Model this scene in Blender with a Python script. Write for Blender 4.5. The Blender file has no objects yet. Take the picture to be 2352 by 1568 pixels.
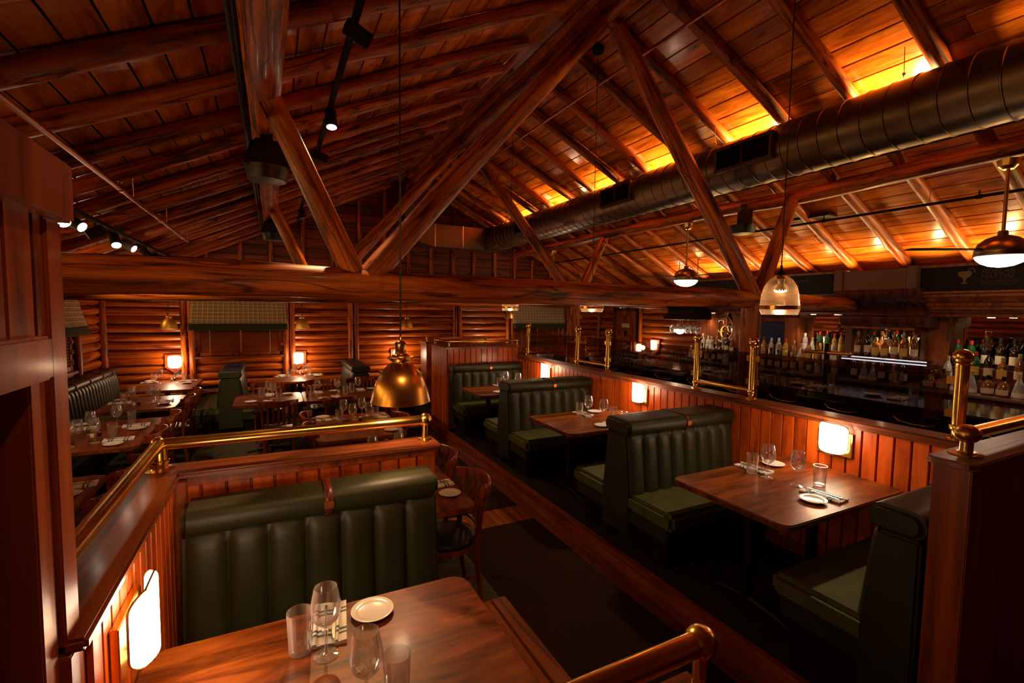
import bpy, bmesh, math, random
from math import sin, cos, pi, radians as R, sqrt, floor
from mathutils import Vector as V, Matrix, noise
random.seed(7)
S = bpy.context.scene
COL = S.collection

# ------------------------------------------------------------------ camera, world, exposure
cam_d = bpy.data.cameras.new('camera'); cam = bpy.data.objects.new('camera', cam_d); COL.objects.link(cam)
cam_d.sensor_width = 36; cam_d.lens = 36*1083.4/2352; cam_d.clip_start = .05; cam_d.clip_end = 60
ya, pt, rl = 0.46896408, 0.06593518, 0.01313681
Fv = V((sin(ya)*cos(pt), cos(ya)*cos(pt), -sin(pt))); Rt = V((cos(ya), -sin(ya), 0)); Up = Rt.cross(Fv)
Xc = cos(rl)*Rt + sin(rl)*Up; Yc = -sin(rl)*Rt + cos(rl)*Up
cam.matrix_world = Matrix(((Xc.x, Yc.x, -Fv.x, 0), (Xc.y, Yc.y, -Fv.y, 0), (Xc.z, Yc.z, -Fv.z, 2.04), (0, 0, 0, 1)))
S.camera = cam
S.view_settings.view_transform = 'Standard'; S.view_settings.look = 'None'; S.view_settings.gamma = 1
S.view_settings.use_curve_mapping = False; S.view_settings.exposure = 0.35
w = bpy.data.worlds.new('night'); S.world = w; w.use_nodes = True
w.node_tree.nodes['Background'].inputs[0].default_value = (.10, .13, .30, 1)
w.node_tree.nodes['Background'].inputs[1].default_value = .9
cy = S.cycles
cy.use_denoising = True; cy.denoising_input_passes = 'RGB_ALBEDO_NORMAL'; cy.denoising_prefilter = 'ACCURATE'; cy.max_bounces = 7; cy.diffuse_bounces = 3; cy.glossy_bounces = 4; cy.transmission_bounces = 6
cy.transparent_max_bounces = 12; cy.caustics_reflective = False; cy.caustics_refractive = False
cy.sample_clamp_indirect = 5; cy.sample_clamp_direct = 0; cy.use_light_tree = True

WARM = (1, .60, .33); WARMER = (1, .50, .16); NEUT = (1, .80, .58)
def lamp(kind, name, loc, power, color=WARM, size=.05, rot=None, spot=None, blend=.4, to=None, parent=None, sy=None):
    d = bpy.data.lights.new(name, kind); d.energy = power; d.color = color
    if kind == 'AREA':
        d.size = size
        if sy: d.shape = 'RECTANGLE'; d.size_y = sy
    else: d.shadow_soft_size = size
    if kind == 'SPOT': d.spot_size = R(spot or 60); d.spot_blend = blend
    o = bpy.data.objects.new(name, d); COL.objects.link(o); o.location = loc
    if rot: o.rotation_euler = rot
    if to is not None: o.rotation_euler = (V(to)-V(loc)).to_track_quat('-Z', 'Y').to_euler()
    if parent: o.parent = parent
    return o
# warm uplights behind the round duct and behind the bar cornice, one per rafter bay (fixtures are built further down)
for k in range(-1, 8):
    lamp('SPOT', 'duct_uplight', (4.56, 2.02+1.2*k, 3.655), 170, (1,.58,.20), .03, to=(3.2, 2.12+1.2*k, 4.33), spot=160, blend=.4)
for k in range(-3, 8):
    lamp('SPOT', 'cove_uplight', (6.76, 1.79+.6*k+.36, 2.49), 14 if k % 2 else 24, (1,.58,.20), .03, to=(6.0, 1.79+.6*k+.3, 3.3), spot=160, blend=.5)
# added fill spots without fittings, low under the left eaves, brighten that slope
for y in (-.5, .7, 1.9, 3.1, 4.3, 5.5, 6.7, 7.9, 9.1):
    lamp('SPOT', 'eave_fill', (-2.35, y, 2.34), 14, (1,.55,.16), .03, to=(-1.0, y, 2.75), spot=130, blend=.5)
# unseen fill spot added above the picture, brightens the near booth boards
lamp('SPOT', 'track_and_fill_spot', (.42, .7, 3.45), 60, (1,.50,.18), .04, to=(.15, 2.5, 1.1), spot=70, blend=.8)

# ------------------------------------------------------------------ mesh helpers
class MB:
    def __init__(s): s.v = []; s.f = []; s.m = []; s.mi = 0; s.T = None
    def add(s, vs, fs):
        n = len(s.v)
        s.v += [tuple(s.T @ V(p)) if s.T else tuple(p) for p in vs]
        s.f += [tuple(i+n for i in f) for f in fs]; s.m += [s.mi]*len(fs); return s
    def box(s, x0, y0, z0, x1, y1, z1):
        return s.add([(x0,y0,z0),(x1,y0,z0),(x1,y1,z0),(x0,y1,z0),(x0,y0,z1),(x1,y0,z1),(x1,y1,z1),(x0,y1,z1)],
                     [(0,3,2,1),(4,5,6,7),(0,1,5,4),(1,2,6,5),(2,3,7,6),(3,0,4,7)])
    def lathe(s, prof, n=20, c=(0,0,0), close=True):
        vs = []; fs = []
        for r, z in prof:
            for k in range(n): vs.append((c[0]+r*cos(2*pi*k/n), c[1]+r*sin(2*pi*k/n), c[2]+z))
        for j in range(len(prof)-1):
            for k in range(n):
                k2 = (k+1) % n; fs.append((j*n+k, j*n+k2, (j+1)*n+k2, (j+1)*n+k))
        if close:
            if prof[0][0] > 1e-5: fs.append(tuple(range(n-1, -1, -1)))
            if prof[-1][0] > 1e-5: fs.append(tuple((len(prof)-1)*n+k for k in range(n)))
        return s.add(vs, fs)
    def tube(s, pts, r, n=10, caps=True, closed=False):
        pts = [V(p) for p in pts]; L = len(pts); vs = []; fs = []
        rr = r if isinstance(r, (list, tuple)) else [r]*L
        t0 = (pts[1]-pts[0]).normalized(); a = t0.orthogonal().normalized()
        for i, p in enumerate(pts):
            if closed: t = (pts[(i+1) % L]-pts[i-1]).normalized()
            else: t = (pts[min(i+1, L-1)]-pts[max(i-1, 0)]).normalized()
            a = (a - a.dot(t)*t).normalized(); b = t.cross(a)
            for k in range(n): vs.append(p+rr[i]*(cos(2*pi*k/n)*a+sin(2*pi*k/n)*b))
        m = L if closed else L-1
        for i in range(m):
            for k in range(n):
                k2 = (k+1) % n; i2 = (i+1) % L; fs.append((i*n+k, i*n+k2, i2*n+k2, i2*n+k))
        if caps and not closed: fs += [tuple(range(n-1, -1, -1)), tuple((L-1)*n+k for k in range(n))]
        return s.add(vs, fs)
    def ball(s, c, r, n=14, sz=1, z0=-1, z1=1):
        m = 8; a0 = math.asin(max(-1, z0)); a1 = math.asin(min(1, z1))
        return s.lathe([(max(1e-6, r*cos(a0+(a1-a0)*j/m)), r*sz*sin(a0+(a1-a0)*j/m)) for j in range(m+1)], n, c)
    def prism(s, poly, a0, a1, axis='z'):
        n = len(poly)
        def P(u, v, w_): return {'z': (u, v, w_), 'x': (w_, u, v), 'y': (u, w_, v)}[axis]
        vs = [P(u, v, a0) for u, v in poly]+[P(u, v, a1) for u, v in poly]
        fs = [tuple(range(n-1, -1, -1)), tuple(n+i for i in range(n))]+[(i, (i+1) % n, n+(i+1) % n, n+i) for i in range(n)]
        return s.add(vs, fs)
    def grid(s, fn, nu, nv):
        vs = [fn(i/nu, j/nv) for j in range(nv+1) for i in range(nu+1)]
        fs = [(j*(nu+1)+i, j*(nu+1)+i+1, (j+1)*(nu+1)+i+1, (j+1)*(nu+1)+i) for j in range(nv) for i in range(nu)]
        return s.add(vs, fs)
    def build(s, name, mat, parent=None, loc=(0,0,0), rot=(0,0,0), bevel=0, seg=2, smooth=35, weld=False, norm=True):
        me = bpy.data.meshes.new(name); bm = bmesh.new()
        bv = [bm.verts.new(p) for p in s.v]
        for f, m in zip(s.f, s.m):
            try: fc = bm.faces.new([bv[i] for i in f]); fc.material_index = m
            except ValueError: pass
        if weld: bmesh.ops.remove_doubles(bm, verts=bm.verts, dist=1e-5)
        if norm: bmesh.ops.recalc_face_normals(bm, faces=bm.faces)
        if bevel:
            es = [e for e in bm.edges if len(e.link_faces) == 2 and e.calc_face_angle(0) > R(40)]
            bmesh.ops.bevel(bm, geom=es, offset=bevel, segments=seg, affect='EDGES', clamp_overlap=True)
        bm.to_mesh(me); bm.free()
        for m in (mat if isinstance(mat, (list, tuple)) else [mat]): me.materials.append(m)
        if smooth:
            me.polygons.foreach_set('use_smooth', [True]*len(me.polygons)); me.set_sharp_from_angle(angle=R(smooth))
        o = bpy.data.objects.new(name, me); COL.objects.link(o); o.location = loc; o.rotation_euler = rot
        if parent: o.parent = parent
        return o

def tag(o, label, cat, group=None, kind=None):
    if label: o['label'] = label
    if cat: o['category'] = cat
    if group: o['group'] = group
    if kind: o['kind'] = kind
    return o
def struct(o): o['kind'] = 'structure'; return o
def thing(name, label, cat, loc=(0,0,0), rz=0, group=None):
    o = bpy.data.objects.new(name, None); COL.objects.link(o); o.location = loc; o.rotation_euler = (0, 0, rz)
    o.empty_display_size = .1
    return tag(o, label, cat, group)
def dup(root, loc, rz=0, label=None, group=None, scale=None):
    kids = {}
    for o in ALLK(root): kids.setdefault(o.parent, []).append(o)
    def cp(o, par):
        c = o.copy(); COL.objects.link(c)
        if par: c.parent = par
        for k in kids.get(o, []): cp(k, c)
        return c
    r = cp(root, None); r.location = loc; r.rotation_euler = (0, 0, rz)
    if scale: r.scale = scale
    if label: r['label'] = label
    if group: r['group'] = group
    return r
def ALLK(root):
    out = []
    def go(o):
        for k in o.children: out.append(k); go(k)
    go(root); return out
ORD = ['first','second','third','fourth','fifth','sixth','seventh','eighth','ninth','tenth','eleventh','twelfth','thirteenth','fourteenth','fifteenth','sixteenth','seventeenth','eighteenth','nineteenth','twentieth']

# ------------------------------------------------------------------ materials
def mat(name, col=(.5,.5,.5), rough=.5, metal=0, emit=None, es=0, coat=0, spec=.5):
    m = bpy.data.materials.new(name); m.use_nodes = True; b = m.node_tree.nodes['Principled BSDF']
    b.inputs['Base Color'].default_value = (*col, 1); b.inputs['Roughness'].default_value = rough
    b.inputs['Metallic'].default_value = metal; b.inputs['Coat Weight'].default_value = coat; b.inputs['Coat Roughness'].default_value = .12
    b.inputs['Specular IOR Level'].default_value = spec
    if emit: b.inputs['Emission Color'].default_value = (*emit, 1); b.inputs['Emission Strength'].default_value = es
    return m
def nd(m, t, **k):
    n = m.node_tree.nodes.new(t)
    for a, b in k.items(): setattr(n, a, b)
    return n
def lk(m, a, b): m.node_tree.links.new(a, b)
def ramp(m, stops):
    r = nd(m, 'ShaderNodeValToRGB'); e = r.color_ramp.elements
    while len(e) < len(stops): e.new(.5)
    for i, (p, c) in enumerate(stops): e[i].position = p; e[i].color = (*c, 1)
    return r
def wood(name, dark, mid, lite, grain='x', rough=.35, fine=1.0, bump=.15, coat=.3, along=.6, across=9, var=.5, knots=True, stripes=0, coords='Object', cracks=0):
    """lacquered wood: streaks along the grain, knots, board to board variation per mesh island and per object"""
    m = mat(name, mid, rough, coat=coat*.6, spec=.32); b = m.node_tree.nodes['Principled BSDF']
    tc = nd(m, 'ShaderNodeTexCoord'); oi = nd(m, 'ShaderNodeObjectInfo'); ge = nd(m, 'ShaderNodeNewGeometry')
    su = nd(m, 'ShaderNodeMath', operation='ADD'); lk(m, oi.outputs['Random'], su.inputs[0]); lk(m, ge.outputs['Random Per Island'], su.inputs[1])
    mu = nd(m, 'ShaderNodeMath', operation='MULTIPLY'); lk(m, su.outputs[0], mu.inputs[0]); mu.inputs[1].default_value = 37.0
    sc = {'x': (along, across, across), 'y': (across, along, across), 'z': (across, across, along)}[grain]
    mp = nd(m, 'ShaderNodeMapping'); mp.inputs['Scale'].default_value = tuple(v*fine for v in sc); lk(m, tc.outputs[coords], mp.inputs['Vector'])
    ad = nd(m, 'ShaderNodeVectorMath', operation='ADD'); lk(m, mp.outputs[0], ad.inputs[0]); lk(m, mu.outputs[0], ad.inputs[1])
    n1 = nd(m, 'ShaderNodeTexNoise'); n1.inputs['Scale'].default_value = 1.6; n1.inputs['Detail'].default_value = 7; n1.inputs['Roughness'].default_value = .62; n1.inputs['Distortion'].default_value = .8
    lk(m, ad.outputs[0], n1.inputs['Vector'])
    r = ramp(m, [(.34, dark), (.5, mid), (.68, lite)]); lk(m, n1.outputs['Fac'], r.inputs[0])
    if cracks:
        c3 = nd(m, 'ShaderNodeTexNoise'); c3.inputs['Scale'].default_value = cracks; c3.inputs['Detail'].default_value = 3; c3.inputs['Distortion'].default_value = .4; lk(m, ad.outputs[0], c3.inputs['Vector'])
        s3 = nd(m, 'ShaderNodeMath', operation='SUBTRACT'); lk(m, c3.outputs['Fac'], s3.inputs[0]); s3.inputs[1].default_value = .5
        a3 = nd(m, 'ShaderNodeMath', operation='ABSOLUTE'); lk(m, s3.outputs[0], a3.inputs[0])
        r3 = ramp(m, [(.004, (.10,.07,.06)), (.022, (1,1,1))]); lk(m, a3.outputs[0], r3.inputs[0])
        x3 = nd(m, 'ShaderNodeMix', data_type='RGBA', blend_type='MULTIPLY'); x3.inputs[0].default_value = .85; lk(m, r.outputs[0], x3.inputs[6]); lk(m, r3.outputs[0], x3.inputs[7])
    # knots
    mp2 = nd(m, 'ShaderNodeMapping'); k2 = {'x': (2.2, 6, 6), 'y': (6, 2.2, 6), 'z': (6, 6, 2.2)}[grain]; mp2.inputs['Scale'].default_value = k2
    lk(m, tc.outputs[coords], mp2.inputs['Vector'])
    ad2 = nd(m, 'ShaderNodeVectorMath', operation='ADD'); lk(m, mp2.outputs[0], ad2.inputs[0]); lk(m, mu.outputs[0], ad2.inputs[1])
    n2 = nd(m, 'ShaderNodeTexNoise'); n2.inputs['Scale'].default_value = 1.3; n2.inputs['Detail'].default_value = 2
    lk(m, ad2.outputs[0], n2.inputs['Vector'])
    r2 = ramp(m, [(.66, (1, 1, 1)), (.78, (.25, .2, .2))]) if knots else ramp(m, [(.6, (1, 1, 1)), (1, (.8, .8, .8))])
    lk(m, n2.outputs['Fac'], r2.inputs[0])
    mx = nd(m, 'ShaderNodeMix', data_type='RGBA', blend_type='MULTIPLY'); mx.inputs[0].default_value = 1
    lk(m, x3.outputs[2] if cracks else r.outputs[0], mx.inputs[6]); lk(m, r2.outputs[0], mx.inputs[7])
    fr = nd(m, 'ShaderNodeMath', operation='FRACT'); lk(m, su.outputs[0], fr.inputs[0])
    src = fr.outputs[0]
    if stripes:
        sx = nd(m, 'ShaderNodeSeparateXYZ'); lk(m, tc.outputs[coords], sx.inputs[0])
        a = nd(m, 'ShaderNodeMath', operation='MULTIPLY'); lk(m, sx.outputs['Y' if grain == 'x' else 'X'], a.inputs[0]); a.inputs[1].default_value = stripes
        bb = nd(m, 'ShaderNodeMath', operation='FLOOR'); lk(m, a.outputs[0], bb.inputs[0])
        wn = nd(m, 'ShaderNodeTexWhiteNoise', noise_dimensions='1D'); lk(m, bb.outputs[0], wn.inputs['W']); src = wn.outputs['Value']
    vr = nd(m, 'ShaderNodeMapRange'); lk(m, src, vr.inputs['Value']); vr.inputs['To Min'].default_value = 1-var*.5; vr.inputs['To Max'].default_value = 1+var*.5
    mv = nd(m, 'ShaderNodeVectorMath', operation='SCALE'); lk(m, mx.outputs[2], mv.inputs[0]); lk(m, vr.outputs[0], mv.inputs['Scale'])
    lk(m, mv.outputs[0], b.inputs['Base Color'])
    bp = nd(m, 'ShaderNodeBump'); bp.inputs['Strength'].default_value = bump; bp.inputs['Distance'].default_value = .01
    lk(m, n1.outputs['Fac'], bp.inputs['Height']); lk(m, bp.outputs[0], b.inputs['Normal'])
    return m
M = {}
M['log_h'] = wood('log_wood', (.045,.007,.001), (.42,.088,.008), (.70,.20,.022), 'z', .42, bump=.7, coat=.10, along=.7, across=9, var=.5, cracks=.9)
M['logw_x'] = wood('wall_log_x', (.045,.007,.001), (.42,.088,.008), (.68,.19,.02), 'x', .36, bump=.35, coat=.3, along=.6, across=8, var=.5)
M['logw_y'] = wood('wall_log_y', (.045,.007,.001), (.42,.088,.008), (.68,.19,.02), 'y', .36, bump=.35, coat=.3, along=.6, across=8, var=.5)
M['ceil'] = wood('ceiling_boards', (.27,.050,.005), (.60,.145,.011), (.80,.26,.024), 'y', .25, bump=.10, coat=.6, along=.9, across=6, var=.65)
M['panel'] = wood('pine_panel', (.30,.042,.004), (.52,.085,.007), (.64,.14,.012), 'z', .36, bump=.05, coat=.25, along=1.0, across=7, var=.5)
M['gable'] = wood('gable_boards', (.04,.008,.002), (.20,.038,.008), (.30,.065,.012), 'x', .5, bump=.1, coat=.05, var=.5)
M['cap'] = wood('cap_wood_x', (.06,.015,.006), (.22,.052,.015), (.34,.09,.028), 'x', .32, bump=.2, coat=.3, var=.3)
M['cap_y'] = wood('cap_wood_y', (.06,.015,.006), (.22,.052,.015), (.34,.09,.028), 'y', .32, bump=.2, coat=.3, var=.3)
M['flat'] = wood('stained_wood', (.11,.020,.004), (.27,.052,.009), (.38,.088,.016), 'z', .38, bump=.06, coat=.2, var=.3, knots=False)
M['table'] = wood('table_wood', (.055,.010,.0015), (.175,.038,.004), (.29,.075,.009), 'x', .40, bump=.05, coat=.12, along=1.6, across=9, var=.55, stripes=14, knots=False)
M['table_y'] = wood('table_wood_y', (.055,.010,.002), (.18,.042,.008), (.28,.078,.014), 'y', .40, bump=.05, coat=.12, along=1.6, across=9, var=.45, stripes=14, knots=False)
M['chair'] = wood('chair_wood', (.07,.011,.002), (.19,.034,.005), (.28,.06,.01), 'z', .3, bump=.05, coat=.4, var=.3, knots=False)
M['bar'] = wood('bar_wood', (.02,.006,.003), (.10,.026,.012), (.16,.045,.02), 'z', .35, bump=.08, coat=.3, var=.3, knots=False)
M['barl'] = wood('bar_panel_wood', (.10,.022,.006), (.27,.062,.014), (.38,.10,.024), 'z', .38, bump=.05, coat=.2, var=.2, knots=False)
M['taupe'] = mat('taupe_veneer', (.17,.080,.048), .6, spec=.25)
M['floorw'] = wood('floor_boards', (.08,.016,.004), (.22,.05,.010), (.32,.085,.017), 'y', .35, bump=.05, coat=.2, stripes=9, var=.5, knots=False)
M['black'] = mat('black_gloss', (.006,.005,.005), .12, coat=.6)
M['blackm'] = mat('black_matte', (.011,.006,.004), .65, spec=.2)
M['iron'] = mat('black_iron', (.012,.011,.012), .4, .3)
M['rubber'] = mat('black_cord', (.006,.005,.005), .6)
M['copper'] = mat('copper_pipe', (.45,.17,.08), .35, .9)
M['steel'] = mat('steel', (.75,.72,.68), .22, 1)
M['porc'] = mat('porcelain', (.80,.76,.72), .18, coat=.4)
M['rug'] = mat('rug', (.040,.016,.010), .95)
def brass(name, col, rough, streak=True):
    m = mat(name, col, rough, 1); b = m.node_tree.nodes['Principled BSDF']
    tc = nd(m, 'ShaderNodeTexCoord'); n = nd(m, 'ShaderNodeTexNoise'); n.inputs['Scale'].default_value = 9; n.inputs['Detail'].default_value = 4
    lk(m, tc.outputs['Object'], n.inputs['Vector']); mr = nd(m, 'ShaderNodeMapRange'); lk(m, n.outputs['Fac'], mr.inputs['Value'])
    mr.inputs['To Min'].default_value = rough*.7; mr.inputs['To Max'].default_value = rough*1.5; lk(m, mr.outputs[0], b.inputs['Roughness']); return m
M['brass'] = brass('polished_brass', (.86,.53,.13), .2)
M['brassd'] = brass('aged_brass', (.70,.43,.15), .28)
M['brassr'] = brass('satin_brass', (.95,.62,.16), .42); M['fan'] = brass('fan_metal', (.26,.18,.10), .3); M['brassp'] = brass('pendant_brass', (.60,.30,.07), .26); 
M['brassp'].node_tree.nodes['Principled BSDF'].inputs['Anisotropic'].default_value = .6
M['duct'] = brass('duct_metal', (.17,.115,.075), .36)
def leather(name, col, rough=.42):
    m = mat(name, col, rough, spec=.4); b = m.node_tree.nodes['Principled BSDF']
    tc = nd(m, 'ShaderNodeTexCoord'); v = nd(m, 'ShaderNodeTexVoronoi'); v.inputs['Scale'].default_value = 420
    n = nd(m, 'ShaderNodeTexNoise'); n.inputs['Scale'].default_value = 6
    lk(m, tc.outputs['Object'], v.inputs['Vector']); lk(m, tc.outputs['Object'], n.inputs['Vector'])
    bp = nd(m, 'ShaderNodeBump'); bp.inputs['Strength'].default_value = .25; bp.inputs['Distance'].default_value = .001
    lk(m, v.outputs['Distance'], bp.inputs['Height']); lk(m, bp.outputs[0], b.inputs['Normal'])
    r = ramp(m, [(.3, tuple(c*.8 for c in col)), (.7, tuple(c*1.15 for c in col))]); lk(m, n.outputs['Fac'], r.inputs[0]); lk(m, r.outputs[0], b.inputs['Base Color'])
    return m
M['green'] = leather('green_leather', (.027,.029,.009), .46); M['seatg'] = leather('green_seat_leather', (.085,.095,.024), .6)
M['strap'] = leather('strap_leather', (.12,.02,.012), .35); M['blacks'] = leather('black_seat', (.012,.012,.013), .35)
def glassm(name, tint=(1,1,1), edge=.55, rough=.03, base=.05, trans=(1,1,1), rim_glow=0):
    m = bpy.data.materials.new(name); m.use_nodes = True; nt = m.node_tree; nt.nodes.clear()
    o = nd(m, 'ShaderNodeOutputMaterial'); t = nd(m, 'ShaderNodeBsdfTransparent'); t.inputs[0].default_value = (*trans, 1)
    g = nd(m, 'ShaderNodeBsdfGlossy' if not rim_glow else 'ShaderNodeBsdfGlossy'); g.inputs['Color'].default_value = (*tint, 1); g.inputs['Roughness'].default_value = rough
    l = nd(m, 'ShaderNodeLayerWeight'); l.inputs['Blend'].default_value = .35
    mr = nd(m, 'ShaderNodeMapRange'); lk(m, l.outputs['Facing'], mr.inputs['Value']); mr.inputs['To Min'].default_value = base; mr.inputs['To Max'].default_value = edge
    mx = nd(m, 'ShaderNodeMixShader'); lk(m, mr.outputs[0], mx.inputs[0]); lk(m, t.outputs[0], mx.inputs[1]); lk(m, g.outputs[0], mx.inputs[2]); 
    if rim_glow:  # white diffuse, strongest at edges, paints the glow of lit glass into the material
        d_ = nd(m, 'ShaderNodeBsdfDiffuse'); d_.inputs[0].default_value = (.9,.88,.85,1); m2 = nd(m, 'ShaderNodeMixShader'); mt2 = nd(m, 'ShaderNodeMapRange'); lk(m, l.outputs['Facing'], mt2.inputs['Value']); mt2.inputs['To Min'].default_value = rim_glow*.25; mt2.inputs['To Max'].default_value = rim_glow*2.2
        lk(m, mt2.outputs[0], m2.inputs[0]); lk(m, mx.outputs[0], m2.inputs[1]); lk(m, d_.outputs[0], m2.inputs[2]); lk(m, m2.outputs[0], o.inputs[0])
    else: lk(m, mx.outputs[0], o.inputs[0])
    return m
M['glass'] = glassm('clear_glass', edge=.8, base=.07, rough=.06, rim_glow=.09)
M['pane'] = glassm('screen_glass', edge=.3, base=.05, rough=.01, trans=(.5,.45,.42))
M['smoke'] = glassm('pendant_glass', (1,.85,.7), edge=.85, base=.26, rough=.16, trans=(.88,.76,.62), rim_glow=.04)
M['mirror'] = mat('mirror', (.62,.58,.52), .02, 1)
def liquor(name, col, rough=.08):
    m = mat(name, col, rough, coat=.6); m.node_tree.nodes['Principled BSDF'].inputs['Transmission Weight'].default_value = .35; return m
M['amber'] = liquor('amber_glass', (.30,.09,.015)); M['clearb'] = liquor('clear_bottle', (.62,.58,.50)); M['dkgreen'] = liquor('green_bottle', (.02,.09,.03))
M['darkb'] = liquor('dark_bottle', (.025,.012,.010)); M['redb'] = liquor('red_bottle', (.28,.02,.02)); M['gold'] = liquor('gold_bottle', (.50,.26,.05))
M['white'] = mat('white_paper', (.78,.72,.62), .6); M['cream'] = mat('cream_label', (.70,.55,.35), .6); M['yel'] = mat('yellow_label', (.65,.42,.08), .6)
M['redc'] = mat('red_cap', (.5,.03,.02), .35); M['tan'] = mat('cork_cap', (.45,.26,.10), .6)
M['shade'] = mat('lamp_opal', (.9,.88,.84), .4, emit=(1, .83, .60), es=7.0)
M['globe'] = mat('globe_opal', (.9,.88,.84), .4, emit=(1, .86, .72), es=3.2)
M['bulb'] = mat('bulb', (1,.9,.8), .4, emit=(1, .76, .45), es=25)
M['spotf'] = mat('spot_face', (1,.9,.8), .4, emit=(1, .88, .62), es=18)
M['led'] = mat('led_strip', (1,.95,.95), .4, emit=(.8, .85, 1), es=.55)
M['exit'] = mat('exit_green', (.05,.6,.3), .4, emit=(.04, .9, .38), es=2.0)
M['gilt'] = mat('gilt_paint', (.85,.50,.09), .5)
M['fadedgilt'] = mat('faded_gilt', (.15,.085,.02), .5)
M['faded'] = mat('faded_lettering', (.045,.022,.014), .6)
# ------------------------------------------------------------------ dimensions
RX, ZR, SL, ZP, YB, XL, XR = 2.57, 4.75, .48, .16, 10.1, -2.57, 7.70
def rc(x): return ZR-SL*abs(x-RX)          # rafter centre height
th = math.atan(SL)
# ------------------------------------------------------------------ logs
def log_mb(L, r0, r1, seed, bend=.012, lump=.07, n=14, knots=5, mb=None, T=None):
    mb = mb or MB(); rnd = random.Random(seed); m = max(3, int(L/.16)); vs = []; fs = []
    kn = [(rnd.random()*L, rnd.random()*6.28, rnd.uniform(.010, .022)) for _ in range(knots)]
    for j in range(m+1):
        z = L*j/m; r = r0+(r1-r0)*j/m
        cx = bend*noise.noise(V((z*.55, seed*3.1, 0))); cyy = bend*noise.noise(V((z*.55, seed*3.1, 9)))
        for k in range(n):
            a = 2*pi*k/n
            q = 1+lump*noise.noise(V((cos(a)*1.3, sin(a)*1.3+seed*7.7, z*1.5)))+lump*.5*noise.noise(V((cos(a)*3, sin(a)*3+seed, z*4)))
            rr = r*q
            for kz, ka, kh in kn:
                d = ((z-kz)/.06)**2+(((a-ka+pi) % (2*pi)-pi)*r/.035)**2
                if d < 4: rr += kh*math.exp(-d)
            vs.append((cx+rr*cos(a), cyy+rr*sin(a), z))
    for j in range(m):
        for k in range(n):
            k2 = (k+1) % n; fs.append((j*n+k, j*n+k2, (j+1)*n+k2, (j+1)*n+k))
    fs += [tuple(range(n-1, -1, -1)), tuple(m*n+k for k in range(n))]
    if T: vs = [tuple(T @ V(p)) for p in vs]
    return mb.add(vs, fs)
def log(name, label, p0, p1, r0, r1=None, seed=1, m='log_h', cat='log beam', group=None, bend=.02, knots=None, lump=.07):
    p0 = V(p0); p1 = V(p1); d = p1-p0; L = d.length
    o = log_mb(L, r0, r1 or r0, seed, bend, lump, knots=int(L*1.6) if knots is None else knots).build(name, M[m], loc=p0, smooth=50)
    o.rotation_euler = d.to_track_quat('Z', 'Y').to_euler()
    return tag(o, label, cat, group)
def wall_logs(name, a0, a1, fixed, axis, z0, z1, holes, m, sgn, pitch=.146, r=.0745):
    """stacked round logs of one wall; holes = (a0, a1, z0, z1) openings"""
    mb = MB(); z = z0+r*.6; i = 0
    while z < z1:
        segs = [(a0, a1)]
        for h in holes:
            if h[2] < z < h[3]:
                ns = []
                for s in segs:
                    if h[1] <= s[0] or h[0] >= s[1]: ns.append(s); continue
                    if h[0] > s[0]: ns.append((s[0], h[0]))
                    if h[1] < s[1]: ns.append((h[1], s[1]))
                segs = ns
        for q, s in enumerate(segs):
            L = s[1]-s[0]
            if L < .05: continue
            if axis == 'x': T = Matrix.Translation((s[0], fixed, z)) @ Matrix.Rotation(pi/2, 4, 'Y')
            else: T = Matrix.Translation((fixed, s[0], z)) @ Matrix.Rotation(-pi/2, 4, 'X')
            log_mb(L, r, r*(.94+.1*random.random()), i*3.3+q+fixed, .012, .09, 12, int(L*.6), mb, T)
        z += pitch*(.97+.06*random.random()); i += 1
    # chinking board behind the logs
    return struct(mb.build(name, M[m], smooth=50))
W2 = (-1.22, .13, 1.18, 2.08); W3 = (5.20, 6.44, 1.18, 2.08); WL = (7.25, 8.78, 1.14, 2.08)
wall_logs('wall_back', XL-.1, XR+.1, YB+.06, 'x', 0, 2.22, [W2, W3], 'logw_x', 1)
wall_logs('wall_left', -1.2, YB+.1, XL-.06, 'y', 0, 2.22, [WL], 'logw_y', 1)
wall_logs('wall_right', -1.2, YB+.1, XR+.06, 'y', 0, 2.22, [(8.64, 9.42, 0, 2.08)], 'logw_y', -1)
o = MB().box(XL-.3, -1.35, -.1, XR+.3, -1.25, 4.9).build('wall_front', M['gable'], smooth=0); struct(o)
# chinking between the logs (dark filler boards with the same openings)
mb = MB()
mb.box(XL-.16, YB+.08, -.05, XR+.16, YB+.13, 1.15); mb.box(XL-.16, YB+.08, 2.08, XR+.16, YB+.13, 2.3)
for a, b in ((XL-.16, -1.24), (.15, 5.18), (6.46, XR+.16)): mb.box(a, YB+.08, 1.1, b, YB+.13, 2.1)
mb.box(XL-.13, -1.3, -.05, XL-.08, YB+.1, 1.1); mb.box(XL-.13, -1.3, 2.08, XL-.08, YB+.1, 2.4)
mb.box(XL-.13, -1.3, 1.0, XL-.08, 7.2, 2.1); mb.box(XL-.13, 8.8, 1.0, XL-.08, YB+.1, 2.1)
mb.box(XR+.08, -1.3, -.05, XR+.13, 8.62, 2.4); mb.box(XR+.08, 9.44, -.05, XR+.13, YB+.1, 2.4); mb.box(XR+.08, 8.6, 2.08, XR+.13, 9.5, 2.4)
struct(mb.build('wall_chinking', mat('chinking', (.035,.012,.006), .9), smooth=0))
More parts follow.
